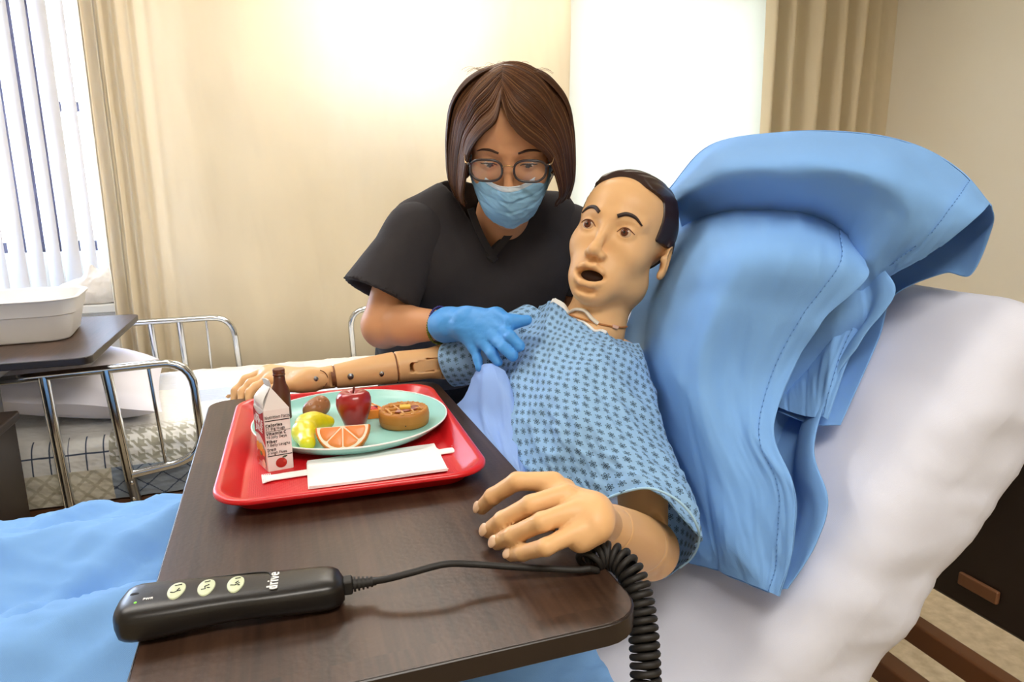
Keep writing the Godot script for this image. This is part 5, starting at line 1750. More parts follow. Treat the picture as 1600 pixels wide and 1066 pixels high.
# ---------- the woman beside the bed ----------
func nurse() -> void:
	var skin := mat("d39a70", 0.5, 0.0, 0.4)
	skin.subsurf_scatter_enabled = true
	skin.subsurf_scatter_strength = 0.05
	var H := Transform3D(Basis(Vector3.UP, deg_to_rad(-22.1)) * Basis(Vector3.RIGHT, deg_to_rad(25.7)) * Basis(Vector3.BACK, deg_to_rad(-1.8)), Vector3(0.406, 1.290, -1.186))
	var inv := H.affine_inverse()
	var neck := Vector3(0.4162, 1.1453, -1.28)
	var hip := Vector3(0.37, 0.86, -1.60)
	var t := thing("person", "woman in black scrubs, glasses and blue face mask leaning over the bed", "person", Vector3(0.36, 0, -1.6))
	# head, neck and upper chest in one skin
	var f := head_field(false, true)
	f.cone(Vector3(0, -0.075, -0.02), inv * (neck + Vector3(0.01, 0.02, -0.02)), 0.047, 0.045, 0.02)
	f.cone(inv * (neck + Vector3(0.01, 0.02, -0.02)), inv * Vector3(0.4238, 1.0884, -1.335), 0.044, 0.043, 0.03)
	f.cone(inv * Vector3(0.3913, 1.1094, -1.365), inv * Vector3(0.4755, 1.1068, -1.365), 0.035, 0.035, 0.04)
	var m := MB.new()
	f.mesh(m, Vector3(-0.14, -0.26, -0.22), Vector3(0.14, 0.135, 0.13), 0.0034, H)
	# right arm, bare below the sleeve
	var sh := Vector3(0.253, 1.1478, -1.315)
	var el := Vector3(0.1828, 0.9673, -1.275)
	var wr := Vector3(0.2715, 0.9801, -1.165)
	f = Field.new()
	f.cone(sh.lerp(el, 0.28), el, 0.041, 0.041, 0.01)
	f.ball(el + Vector3(0, -0.004, 0), Vector3.ONE * 0.0385, 0.012)
	f.chain([el, el.lerp(wr, 0.35), wr], [0.0375, 0.0365, 0.0245], 0.01, 0.010)
	f.mesh(m, Vector3(0.10, 0.88, -1.40), Vector3(0.33, 1.20, -1.10), 0.0055)
	# left arm goes behind the mannequin's pillow
	f = Field.new()
	f.cone(Vector3(0.598, 1.09, -1.35), Vector3(0.62, 0.96, -1.36), 0.038, 0.04, 0.01)
	f.cone(Vector3(0.62, 0.96, -1.36), Vector3(0.55, 0.86, -1.26), 0.038, 0.026, 0.01)
	f.ball(Vector3(0.545, 0.85, -1.245), Vector3(0.035, 0.03, 0.04), 0.02)
	f.mesh(m, Vector3(0.46, 0.79, -1.45), Vector3(0.70, 1.2, -1.18), 0.008)
	part("body", m, skin, t)
	# eyes nearly closed, brows
	eyes(t, H, mat("d8c8bc", 0.3), mat("20110b", 0.2), mat("0c0706", 0.1), Vector3(0.1, -0.45, 1))
	f = head_field(false, true)
	for s: float in [-1.0, 1.0]:
		m = brow(f, H, [Vector2(s * 0.016, 0.0205), Vector2(s * 0.03, 0.0235), Vector2(s * 0.043, 0.0215), Vector2(s * 0.053, 0.016)], [0.0016, 0.0022, 0.0018, 0.0008])
		part("eyebrow", m, mat("3a2012", 0.7), t)
		m = brow(f, H, [Vector2(s * 0.019, -0.004), Vector2(s * 0.027, -0.0005), Vector2(s * 0.037, -0.0005), Vector2(s * 0.047, -0.004)], [0.0006, 0.0011, 0.0011, 0.0007])
		part("eyelashes", m, mat("20120c", 0.7), t)
	scrubs(t, skin, neck, hip, sh, el)
	hair(t, H)
	mask(t, H)
	glasses(t, H)
	glove(t, el, wr)
	bracelets(t, el, wr)
	# legs and shoes behind the bed
	var pants := fabric("1b1a1d", 0.8, 0.02, 40.0)
	var g := Field.new()
	g.ball(hip, Vector3(0.15, 0.13, 0.11), 0.04)
	for s: float in [-1.0, 1.0]:
		g.cone(hip + Vector3(s * 0.08, -0.04, 0), Vector3(hip.x + s * 0.09, 0.46, -1.57), 0.085, 0.06, 0.03)
		g.cone(Vector3(hip.x + s * 0.09, 0.46, -1.57), Vector3(hip.x + s * 0.095, 0.09, -1.62), 0.06, 0.055, 0.02)
	m = MB.new()
	g.mesh(m, Vector3(0.14, 0.05, -1.75), Vector3(0.6, 1.02, -1.45), 0.014)
	part("trousers", m, pants, t)
	for s: float in [-1.0, 1.0]:
		g = Field.new()
		var o := Vector3(hip.x + s * 0.095, 0.035, -1.62)
		g.cone(o + Vector3(0, 0.02, 0), o + Vector3(0.0, 0.0, 0.15), 0.042, 0.034, 0.02)
		g.post = func(p, d): return maxf(d, 0.001 - p.y)
		m = MB.new()
		g.mesh(m, o - Vector3(0.06, 0.05, 0.06), o + Vector3(0.06, 0.09, 0.22), 0.007)
		part("shoe", m, M.rubber, t)

func scrubs(t: Node3D, skin: Material, neck: Vector3, hip: Vector3, sh: Vector3, el: Vector3) -> void:
	var cloth := fabric("383537", 0.85, 0.02, 40.0)
	var nz := crinkle(14, 5.0)
	var soft := FastNoiseLite.new()
	soft.seed = 4
	soft.frequency = 6.0
	var shl := Vector3(0.5798, 1.1394, -1.34)
	var f := Field.new()
	f.cone(sh + Vector3(0.02, -0.022, -0.012), shl + Vector3(-0.02, -0.022, 0), 0.058, 0.056, 0.02)
	f.cone(Vector3(0.3249, 1.1847, -1.33), Vector3(0.5559, 1.1685, -1.345), 0.040, 0.040, 0.04)
	f.cone(Vector3(0.3377, 1.187, -1.33), Vector3(0.2577, 1.1545, -1.325), 0.034, 0.037, 0.04)
	f.ball(Vector3(0.4294, 1.027, -1.36), Vector3(0.152, 0.125, 0.098), 0.06)
	f.ball(Vector3(0.3459, 1.0639, -1.315), Vector3(0.065, 0.06, 0.055), 0.05)
	f.ball(Vector3(0.2875, 1.0615, -1.34), Vector3(0.05, 0.09, 0.07), 0.05)
	f.ball(Vector3(0.497, 1.0474, -1.325), Vector3(0.065, 0.06, 0.055), 0.05)
	f.cone(Vector3(0.421, 0.9846, -1.38), hip + Vector3(0.0, 0.06, 0.05), 0.12, 0.125, 0.06)
	f.ball(hip + Vector3(0, 0.02, 0.03), Vector3(0.165, 0.13, 0.13), 0.05)
	# neck opening: a V down to its point
	var eye := Vector3(0, 1.2, 0)
	var vb := f.ray(eye + (Vector3(0.3905, 1.0969, -1.25) - eye).normalized() * 0.9, (Vector3(0.3905, 1.0969, -1.25) - eye).normalized(), 0.6)
	var vr := Vector3(0.4849, 1.1806, -1.27)
	var vl := Vector3(0.3568, 1.1824, -1.27)
	var hit := func(at: Vector3) -> Vector3:
		var d := (at - eye).normalized()
		return f.ray(eye + d * 0.9, d, 0.6) - d * 0.002
	var strips := []
	strips.append([hit.call(Vector3(0.3474, 1.1781, -1.25)), hit.call(Vector3(0.3578, 1.1477, -1.25)), hit.call(Vector3(0.372, 1.1166, -1.25)), hit.call(Vector3(0.3941, 1.0799, -1.25))])
	strips.append([hit.call(Vector3(0.4669, 1.181, -1.25)), hit.call(Vector3(0.4383, 1.1482, -1.25)), hit.call(Vector3(0.4085, 1.1131, -1.25)), hit.call(Vector3(0.3815, 1.0828, -1.25))])
	f.cone(Vector3(0.4395, 1.2178, -1.32), Vector3(0.4399, 1.2447, -1.32), 0.050, 0.058, 0.01, 1)
	var ex := (vr - vl).normalized()
	var ey := Vector3.UP
	f.post = func(p: Vector3, d: float) -> float:
		var w := 0.0035 * (nz.get_noise_3dv(p * Vector3(0.7, 0.5, 0.7)) - 0.3) + 0.004 * soft.get_noise_3dv(p)
		d += w
		# wedge in front, narrowing towards its point
		var q := p - vb
		var y := q.y
		var x := q.dot(ex)
		var mid := 0.02 * y
		var half := y * 0.66
		var wedge := maxf((absf(x - mid) - half) * 0.86, -(p.z + 1.335))
		return maxf(d, -wedge)
	var m := MB.new()
	f.mesh(m, Vector3(0.10, 0.72, -1.80), Vector3(0.72, 1.26, -1.17), 0.006)
	# sleeves: flared, hollow at the hem
	for side in 2:
		var s := Field.new()
		var a: Vector3 = sh if side == 0 else shl
		var hem: Vector3 = Vector3(0.1786, 1.0215, -1.285) if side == 0 else Vector3(0.63, 1.02, -1.36)
		var ax := (hem - a).normalized()
		s.ball(a + Vector3(0.006, -0.02, 0), Vector3.ONE * 0.054, 0.03)
		s.cone(a + Vector3(0.004, -0.012, 0), hem + ax * 0.05, 0.053, 0.083, 0.03)
		s.cone(a + ax * 0.07, hem + ax * 0.07, 0.038, 0.074, 0.003, 1)
		s.post = func(p: Vector3, d: float) -> float:
			var w := 0.0018 * (nz.get_noise_3dv(p * Vector3(0.8, 0.4, 0.8)) - 0.3) + 0.0025 * soft.get_noise_3dv(p * 1.3)
			return maxf(d + w, (p - hem).dot(ax))
		s.mesh(m, a.min(hem) - Vector3.ONE * 0.11, a.max(hem) + Vector3.ONE * 0.11, 0.006)
		var ring := PackedVector3Array()
		var u := ax.cross(Vector3.UP).normalized()
		var v := ax.cross(u)
	var top := part("scrub_top", m, cloth, t)
	# the V-neck band, two strips crossing at the point
	var band := mat("2e2b2d", 0.8)
	# strips follow the cloth: points of the V dropped straight back onto it
	for q in strips:
		var pth := spline(q, 10)
		var rows := [PackedVector3Array(), PackedVector3Array()]
		for i in pth.size():
			var d := (pth[mini(i + 1, pth.size() - 1)] - pth[maxi(i - 1, 0)]).normalized()
			var n := d.cross(Vector3(0, 0.35, 1)).normalized()
			rows[0].append(pth[i] + n * 0.0065)
			rows[1].append(pth[i] - n * 0.0065)
		m = MB.new()
		m.cloth(rows, 0.003)
		part("neck_band", m, band, top)

# one lock of the bob in the head's frame: which 0 the back and sides, 1 the fringe swept to the figure's left, 2 the front on the right
func lock(which: int, u: float) -> Array:
	if which == 1:
		var z0 := lerpf(0.066, -0.03, u)
		return [Vector3(-0.012, lerpf(0.100, 0.1235, pow(u, 0.5)), z0), Vector3(lerpf(0.0, 0.022, u), lerpf(0.075, 0.1185, u), lerpf(0.096, -0.02, u)), Vector3(lerpf(0.02, 0.058, u), lerpf(0.054, 0.10, u), lerpf(0.102, -0.01, u)), Vector3(lerpf(0.045, 0.087, u), lerpf(0.033, 0.07, u), lerpf(0.094, 0.0, u)), Vector3(lerpf(0.064, 0.103, u), lerpf(0.010, 0.025, u), lerpf(0.081, 0.006, u)), Vector3(lerpf(0.078, 0.109, u), lerpf(-0.03, -0.022, u), lerpf(0.067, 0.008, u)), Vector3(lerpf(0.086, 0.110, u), lerpf(-0.068, -0.066, u), lerpf(0.056, 0.006, u)), Vector3(lerpf(0.079, 0.098, u), lerpf(-0.090, -0.099, u), lerpf(0.054, 0.004, u))]
	if which == 2:
		var z0 := lerpf(0.066, -0.03, u)
		return [Vector3(-0.012, lerpf(0.100, 0.1235, pow(u, 0.5)), z0), Vector3(lerpf(-0.020, -0.04, u), lerpf(0.074, 0.1175, u), lerpf(0.094, -0.02, u)), Vector3(lerpf(-0.040, -0.068, u), lerpf(0.052, 0.098, u), lerpf(0.090, -0.01, u)), Vector3(lerpf(-0.058, -0.092, u), lerpf(0.027, 0.065, u), lerpf(0.081, 0.0, u)), Vector3(lerpf(-0.068, -0.104, u), lerpf(0.003, 0.015, u), lerpf(0.071, 0.006, u)), Vector3(lerpf(-0.076, -0.109, u), lerpf(-0.038, -0.028, u), lerpf(0.063, 0.008, u)), Vector3(lerpf(-0.082, -0.110, u), lerpf(-0.074, -0.072, u), lerpf(0.056, 0.006, u)), Vector3(lerpf(-0.079, -0.1, u), lerpf(-0.092, -0.100, u), lerpf(0.054, 0.004, u))]
	var ang := deg_to_rad(lerpf(82.0, 278.0, u))   # 0 is the front, 90 the figure's left
	var dx := sin(ang)
	var dz := cos(ang)
	var ctrl := [Vector3(-0.012, 0.1235 - 0.12 * maxf(-dz * 0.05, 0.0), -0.02 + dz * 0.03)]
	for k in 7:
		var y: float = [0.1175, 0.098, 0.066, 0.022, -0.022, -0.066, -0.100][k]
		var r: float = [0.40, 0.70, 0.93, 1.03, 1.07, 1.07, 0.99][k]
		var rz: float = [0.10, 0.108, 0.112, 0.110, 0.104, 0.095, 0.088][k]
		ctrl.append(Vector3(-0.004 * (1.0 - k / 6.0) + dx * 0.104 * r, y + 0.02 * maxf(-dz, 0.0) * k / 6.0, dz * rz * r - 0.004 - 0.006 * absf(dx)))
	return ctrl

func clear_of_skull(s: PackedVector3Array) -> PackedVector3Array:
	var c := Vector3(0, 0.038, -0.012)
	for k in s.size():
		var q := (s[k] - c) / Vector3(0.0755, 0.0835, 0.0965)
		var e := q.length()
		if s[k].y > 0.02 and e < 1.07:
			s[k] = c + (s[k] - c) * (1.07 / e)
	return s

func hair(t: Node3D, H: Transform3D) -> void:
	var rng := RandomNumberGenerator.new()
	rng.seed = 77
	var tones := [mat("5e3a22", 0.45, 0.0, 0.35), mat("482c1a", 0.5, 0.0, 0.3), mat("75502f", 0.45, 0.0, 0.35)]
	# the mass of hair, three sheets that meet along the parting
	var m := MB.new()
	for which in 3:
		var cnt: int = [200, 90, 80][which]
		var rows := []
		for i in cnt + 1:
			var u := float(i) / cnt
			var streak := 0.0011 * sin(u * cnt * 1.9) + 0.0010 * sin(u * cnt * 0.71 + which) + 0.0012 * (rng.randf() - 0.5)
			var s := clear_of_skull(spline(lock(which, u), 6))
			var cut := (rng.randf() - 0.5) * 0.006
			var row := PackedVector3Array()
			for k in s.size():
				var v := float(k) / (s.size() - 1)
				var out := Vector3(s[k].x, 0.05 * (1.0 - v), s[k].z + 0.01).normalized()
				row.append(H * (s[k] + out * streak * smoothstep(0.05, 0.3, v) + Vector3(0, cut * smoothstep(0.85, 1.0, v), 0)))
			rows.append(row)
		m.cloth(rows, 0.003)
	var hr := part("hair", m, tones[1], t)
	# strands lying on it, in three tones
	for tone in 3:
		var w := MB.new()
		for i in 230:
			var which: int = [0, 1, 1, 2, 2][rng.randi() % 5]
			var u := rng.randf()
			var s := clear_of_skull(spline(lock(which, u), 4))
			var lift := 0.0008 + 0.0022 * rng.randf()
			var path := PackedVector3Array()
			var rad := PackedFloat32Array()
			var stop := s.size() - (rng.randi() % 4)
			var sway := (rng.randf() - 0.5) * 0.006
			for k in stop:
				var v := float(k) / (s.size() - 1)
				var out := Vector3(s[k].x, 0.05 * (1.0 - v), s[k].z + 0.01).normalized()
				path.append(H * (s[k] + out * lift + out.cross(Vector3.UP) * sway * v + Vector3(0, -0.004 * smoothstep(0.9, 1.0, v) * rng.randf(), 0)))
				rad.append(lerpf(0.0011, 0.0004, smoothstep(0.6, 1.0, v)) * smoothstep(-0.1, 0.1, v))
			w.tube(path, rad, 5)
		part("strand", w, tones[tone], hr).set_meta("kind", "stuff")
	# loose hairs round the crown
	var w := MB.new()
	for i in 60:
		var a := rng.randf() * TAU
		var o := Vector3(-0.008 + 0.05 * cos(a) * rng.randf(), 0.119, -0.01 + 0.04 * sin(a) * rng.randf())
		var d := Vector3(cos(a) * 0.03, 0.012 + 0.012 * rng.randf(), sin(a) * 0.02)
		var p := PackedVector3Array()
		for k in 5:
			var v := k / 4.0
			p.append(H * (o + d * v - Vector3(0, 0.022 * v * v, 0)))
		w.tube(p, 0.00025, 4)
	part("loose_strand", w, tones[2], hr).set_meta("kind", "stuff")

func mask(t: Node3D, H: Transform3D) -> void:
	var cloth := fabric("8fbfe0", 0.75, 0.01, 80.0)
	var ctrl := [
		[Vector3(-0.070, -0.004, 0.030), Vector3(-0.051, -0.022, 0.070), Vector3(-0.025, -0.033, 0.094), Vector3(0.0, -0.029, 0.115), Vector3(0.025, -0.033, 0.094), Vector3(0.051, -0.022, 0.070), Vector3(0.070, -0.004, 0.030)],
		[Vector3(-0.072, -0.032, 0.028), Vector3(-0.054, -0.045, 0.073), Vector3(-0.026, -0.049, 0.100), Vector3(0.0, -0.048, 0.1205), Vector3(0.026, -0.049, 0.100), Vector3(0.054, -0.045, 0.073), Vector3(0.072, -0.032, 0.028)],
		[Vector3(-0.070, -0.052, 0.026), Vector3(-0.053, -0.065, 0.072), Vector3(-0.028, -0.068, 0.101), Vector3(0.0, -0.068, 0.1185), Vector3(0.028, -0.068, 0.101), Vector3(0.053, -0.065, 0.072), Vector3(0.070, -0.052, 0.026)],
		[Vector3(-0.067, -0.066, 0.022), Vector3(-0.051, -0.085, 0.067), Vector3(-0.028, -0.090, 0.096), Vector3(0.0, -0.092, 0.111), Vector3(0.028, -0.090, 0.096), Vector3(0.051, -0.085, 0.067), Vector3(0.067, -0.066, 0.022)],
		[Vector3(-0.062, -0.080, 0.020), Vector3(-0.045, -0.104, 0.057), Vector3(-0.024, -0.113, 0.082), Vector3(0.0, -0.117, 0.093), Vector3(0.024, -0.113, 0.082), Vector3(0.045, -0.104, 0.057), Vector3(0.062, -0.080, 0.020)]]
	var g := patch(ctrl, 8, 10)
	var nr := g.size()
	var nz := crinkle(3, 3.0)
	g = push(g, func(i: int, j: int, _p: Vector3) -> float:
		var v := float(i) / nr
		var pl := 0.0
		for c in [0.10, 0.34, 0.56, 0.78]:
			pl += 0.0016 * exp(-pow((v - c) / 0.025, 2.0))
		var x: float = (j - 24.0) / 24.0
		return -pl + 0.0028 * (nz.get_noise_2d(i * 0.02 + absf(x) * 0.2, x * 0.8 - i * 0.015) - 0.2) * (1.0 - 0.3 * absf(x)))
	for i in g.size():
		for j in g[i].size():
			g[i][j] = H * g[i][j]
	var m := MB.new()
	m.cloth(g, 0.0012)
	var mk := part("face_mask", m, cloth, t, "pale blue pleated face mask")
	var edge := MB.new()
	edge.tube(g[0], 0.0012, 6)
	for j in [0, g[0].size() - 1]:
		var p := PackedVector3Array()
		for i in g.size():
			p.append(g[i][j])
		edge.tube(p, 0.0013, 6)
	var strip := []
	for i in 5:
		var row := PackedVector3Array()
		for j in g[0].size():
			row.append(g[i][j] + (H.basis.z * 0.0006))
		strip.append(row)
	edge.cloth(strip, 0.0008)
	part("binding", edge, mat("dfecf5", 0.8), mk)
	for s: float in [-1.0, 1.0]:
		var e := MB.new()
		var loop := spline([H * Vector3(s * 0.070, -0.010, 0.030), H * Vector3(s * 0.080, 0.012, 0.0), H * Vector3(s * 0.0835, 0.0, -0.03), H * Vector3(s * 0.079, -0.05, -0.012), H * Vector3(s * 0.062, -0.080, 0.020)], 8)
		e.tube(loop, 0.0012, 6)
		part("ear_loop", e, mat("f2f2f2", 0.8), mk)

func glasses(t: Node3D, H: Transform3D) -> void:
	var fr := mat("24100f", 0.2)
	fr.clearcoat_enabled = true
	var gl := mat("ffffff", 0.02)
	gl.albedo_color = Color(0.95, 0.93, 0.92, 0.06)
	gl.transparency = BaseMaterial3D.TRANSPARENCY_ALPHA
	var gd := mat("caa678", 0.25, 1.0)
	var root := Node3D.new()
	root.name = "glasses"
	t.add_child(root)
	root.transform = Transform3D(Basis(), -t.position)
	for s: float in [-1.0, 1.0]:
		var c := Vector3(s * 0.0358, -0.004, 0.1045)
		var loop := PackedVector3Array()
		var disc := PackedVector3Array()
		for i in 40:
			var a := TAU * i / 40
			var ca := cos(a)
			var sa := sin(a)
			var q := Vector3(signf(ca) * pow(absf(ca), 0.72) * 0.0262, signf(sa) * pow(absf(sa), 0.78) * (0.0195 if sa < 0 else 0.0175), -0.006 * pow(absf(ca) * (1.0 if ca * s > 0 else 0.1), 2.0))
			loop.append(H * (c + q))
			disc.append(H * (c + q * 0.985))
		var m := MB.new()
		m.tube(loop, 0.0020, 8, true)
		part("frame", m, fr, root)
		m = MB.new()
		var mid := PackedVector3Array()
		for i in 40:
			mid.append(H * (c + Vector3(0, 0, 0.0006)))
		m.grid([disc, mid], true)
		part("lens", m, gl, root)
		m = MB.new()
		m.tube(spline([H * (c + Vector3(s * 0.026, 0.008, -0.005)), H * (c + Vector3(s * 0.0345, 0.009, -0.010)), H * Vector3(s * 0.0745, 0.006, 0.06), H * Vector3(s * 0.080, 0.010, 0.0), H * Vector3(s * 0.078, -0.01, -0.03)], 8), 0.0014, 8)
		part("temple", m, gd, root)
		m = MB.new()
		m.ball(H * (c + Vector3(s * 0.0285, 0.0085, -0.0035)), Vector3(0.0028, 0.0024, 0.0024), H.basis, 12, 8)
		part("hinge", m, fr, root)
		m = MB.new()
		m.ball(H * (c + Vector3(-s * 0.0245, -0.006, -0.003)), Vector3(0.0018, 0.0042, 0.0028), H.basis, 12, 8)
		part("nose_pad", m, gl, root)
	var b := MB.new()
	b.tube(spline([H * Vector3(-0.0095, 0.001, 0.1045), H * Vector3(-0.004, 0.0045, 0.1065), H * Vector3(0.004, 0.0045, 0.1065), H * Vector3(0.0095, 0.001, 0.1045)], 6), 0.0013, 8)
	part("bridge", b, gd, root)

func glove(t: Node3D, el: Vector3, wr: Vector3) -> void:
	var blue := mat("4c9be6", 0.5, 0.0, 0.45)
	blue.subsurf_scatter_enabled = true
	blue.subsurf_scatter_strength = 0.03
	var f := Field.new()
	var w := Vector3(0.2696, 0.9893, -1.119)
	var hb := Vector3(0.2885, 0.9934, -1.0811)
	var mc := [Vector3(0.3277, 0.998, -1.0148), Vector3(0.3153, 0.9853, -1.0162), Vector3(0.304, 0.9726, -1.028), Vector3(0.2919, 0.9616, -1.0459)]
	var pi_ := [Vector3(0.3314, 0.9897, -0.9761), Vector3(0.3218, 0.9729, -0.9788), Vector3(0.3093, 0.9591, -1.0016), Vector3(0.2928, 0.9467, -1.0315)]
	var ti := [Vector3(0.341, 0.9777, -0.9626), Vector3(0.3298, 0.9629, -0.9663), Vector3(0.3144, 0.9485, -0.9921), Vector3(0.2933, 0.934, -1.0231)]
	f.cone(Vector3(0.2625, 0.9854, -1.1313), w, 0.0262, 0.0258, 0.01)
	f.cone(w, hb, 0.0262, 0.028, 0.02)
	var r := [0.0112, 0.0114, 0.0108, 0.0098]
	for k in 4:
		f.cone(hb + (mc[k] - hb) * 0.1, mc[k], 0.0175, r[k] + 0.0004, 0.012)
		f.chain([mc[k], pi_[k], ti[k]], [r[k] - 0.0008, r[k] - 0.0020, r[k] - 0.0030], 0.004, 0.005)
	f.chain([hb + Vector3(0.006, 0.008, 0), Vector3(0.3284, 1.0124, -1.0393), Vector3(0.3414, 1.0084, -1.0016), Vector3(0.3625, 1.012, -0.9898)], [0.019, 0.0135, 0.0108, 0.0085], 0.008, 0.02)
	var nz := crinkle(8, 22.0)
	f.post = func(p: Vector3, d: float) -> float:
		return d + 0.0015 * (nz.get_noise_3dv(p * Vector3(1.0, 1.0, 0.6)) - 0.2)
	var m := MB.new()
	f.mesh(m, Vector3(0.22, 0.86, -1.24), Vector3(0.43, 1.06, -0.96), 0.0028)
	var gl := part("glove", m, blue, t, "bright blue nitrile glove")
	var a := (w - el).normalized()
	m = MB.new()
	var u := a.cross(Vector3.UP).normalized()
	m.tube(arc(Vector3(0.2617, 0.9852, -1.1326), u, a.cross(u), 0.0268, 0, TAU, 32), 0.0016, 8)
	part("cuff_bead", m, blue, gl)

func bracelets(t: Node3D, el: Vector3, wr: Vector3) -> void:
	var a := (wr - el).normalized()
	var u := a.cross(Vector3.UP).normalized()
	var v := a.cross(u)
	var cols := [["bead_bracelet", "2e2a78", -0.004, "deep violet beaded bracelet"], ["bead_bracelet", "6b7a22", 0.0, "olive green beaded bracelet"]]
	for q in cols:
		var root := Node3D.new()
		root.name = q[0]
		t.add_child(root, true)
		root.transform = Transform3D(Basis(), -t.position)
		root.set_meta("label", q[3])
		var c := wr - a * (0.0115 if q[2] < 0 else 0.0155) + (Vector3(0, 0.0035, 0) if q[2] < 0 else Vector3(0, -0.0045, 0))
		var mm := mat(q[1], 0.25)
		var bead := SphereMesh.new()
		bead.radius = 0.0021
		bead.height = 0.0042
		bead.radial_segments = 10
		bead.rings = 5
		for ringk in 2:
			for i in 40:
				var an := TAU * (i + 0.5 * ringk) / 40
				var o := MeshInstance3D.new()
				o.name = "bead"
				o.mesh = bead
				o.material_override = mm
				root.add_child(o, true)
				o.position = c + a * 0.0032 * ringk + u * cos(an) * (0.0275 + 0.0012 * ringk) + v * sin(an) * (0.0275 + 0.0012 * ringk)


# ---------- helpers: shapes ----------
class MB:
	var v := PackedVector3Array()
	var n := PackedVector3Array()
	var uv := PackedVector2Array()
	var c := PackedColorArray()
	var ix := PackedInt32Array()

	# rows of equal length; cu closes each row, cv closes the column direction; closed shapes are turned outside out
	func grid(rows: Array, cu := false, cv := false, solid := false, uvs: Array = [], cap := false) -> void:
		var nr := rows.size()
		var nc: int = rows[0].size()
		var at := v.size()
		var first := ix.size()
		for i in nr:
			var row: PackedVector3Array = rows[i]
			v.append_array(row)
			for j in nc:
				n.append(Vector3.ZERO)
				uv.append(uvs[i][j] if uvs.size() else Vector2(float(j) / maxi(nc - 1, 1), float(i) / maxi(nr - 1, 1)))
		for i in (nr if cv else nr - 1):
			var i2 := (i + 1) % nr
			for j in (nc if cu else nc - 1):
				var j2 := (j + 1) % nc
				var a := at + i * nc + j
				var b := at + i * nc + j2
				var d := at + i2 * nc + j
				var e := at + i2 * nc + j2
				ix.append_array([a, b, e, a, e, d])
		if cap:
			for i in [0, nr - 1]:
				var row: PackedVector3Array = rows[i]
				var mid := Vector3.ZERO
				for p in row:
					mid += p
				mid /= nc
				var s := v.size()
				v.append_array(row)
				v.append(mid)
				for j in nc + 1:
					n.append(Vector3.ZERO)
					uv.append(Vector2(0.5, 0.5))
				for j in nc:
					var j2 := (j + 1) % nc
					if i == 0:
						ix.append_array([s + j2, s + j, s + nc])
					else:
						ix.append_array([s + j, s + j2, s + nc])
		if solid or cap:
			var vol := 0.0
			for t in range(first, ix.size(), 3):
				vol += v[ix[t]].dot(v[ix[t + 1]].cross(v[ix[t + 2]]))
			if vol > 0.0:  # clockwise fronts give a negative volume
				for t in range(first, ix.size(), 3):
					var x := ix[t + 1]
					ix[t + 1] = ix[t + 2]
					ix[t + 2] = x
		smooth(first)

	func smooth(first: int) -> void:
		var lo := v.size()
		var hi := 0
		for t in range(first, ix.size(), 3):
			var a := ix[t]
			var b := ix[t + 1]
			var d := ix[t + 2]
			var f := (v[d] - v[a]).cross(v[b] - v[a])
			n[a] += f
			n[b] += f
			n[d] += f
			lo = mini(lo, mini(a, mini(b, d)))
			hi = maxi(hi, maxi(a, maxi(b, d)))
		for k in range(lo, hi + 1):
			var q := n[k]
			n[k] = q.normalized() if q.length_squared() > 1e-24 else Vector3.UP

	func tri(p: Vector3, q: Vector3, r: Vector3) -> void:
		var s := v.size()
		var f := (r - p).cross(q - p).normalized()
		for x in [p, q, r]:
			v.append(x)
			n.append(f)
			uv.append(Vector2.ZERO)
		ix.append_array([s, s + 1, s + 2])

	func quad(p: Vector3, q: Vector3, r: Vector3, s: Vector3, uvs: Array = [Vector2(0, 0), Vector2(1, 0), Vector2(1, 1), Vector2(0, 1)]) -> void:
		var at := v.size()
		var f := (r - p).cross(q - p).normalized()
		var k := 0
		for x in [p, q, r, s]:
			v.append(x)
			n.append(f)
			uv.append(uvs[k])
			k += 1
		ix.append_array([at, at + 1, at + 2, at, at + 2, at + 3])

	# box with rounded edges; size full lengths, placed by xf
	func box(size: Vector3, xf: Transform3D, r := 0.002, k := 2) -> void:
		var h := size * 0.5
		r = minf(r, minf(h.x, minf(h.y, h.z)) * 0.999)
		var at := v.size()
		var first := ix.size()
		var nr := 0
		for half in 2:
			for a in k + 1:
				var lat := (-PI / 2 + PI / 2 * a / k) if half == 0 else (PI / 2 * a / k)
				var sy := -1.0 if half == 0 else 1.0
				for q in 4:
					var sx := 1.0 if q == 0 or q == 3 else -1.0
					var sz := 1.0 if q < 2 else -1.0
					for b in k + 1:
						var lon := PI / 2 * (q + float(b) / k)
						var d := Vector3(cos(lat) * cos(lon), sin(lat), cos(lat) * sin(lon))
						v.append(xf * (Vector3(sx * (h.x - r), sy * (h.y - r), sz * (h.z - r)) + d * r))
						n.append((xf.basis * d).normalized())
						uv.append(Vector2(d.x, d.z))
				nr += 1
		var nc := 4 * (k + 1)
		for i in nr - 1:
			for j in nc:
				var j2 := (j + 1) % nc
				ix.append_array([at + i * nc + j, at + i * nc + j2, at + (i + 1) * nc + j2, at + i * nc + j, at + (i + 1) * nc + j2, at + (i + 1) * nc + j])
		for j in range(1, nc - 1):
			ix.append_array([at, at + j + 1, at + j])
			var o := at + (nr - 1) * nc
			ix.append_array([o, o + j, o + j + 1])
		if xf.basis.determinant() < 0.0:
			for t in range(first, ix.size(), 3):
				var x := ix[t + 1]
				ix[t + 1] = ix[t + 2]
				ix[t + 2] = x

	func box2(lo: Vector3, hi: Vector3, r := 0.002, k := 2) -> void:
		box(hi - lo, Transform3D(Basis(), (lo + hi) * 0.5), r, k)

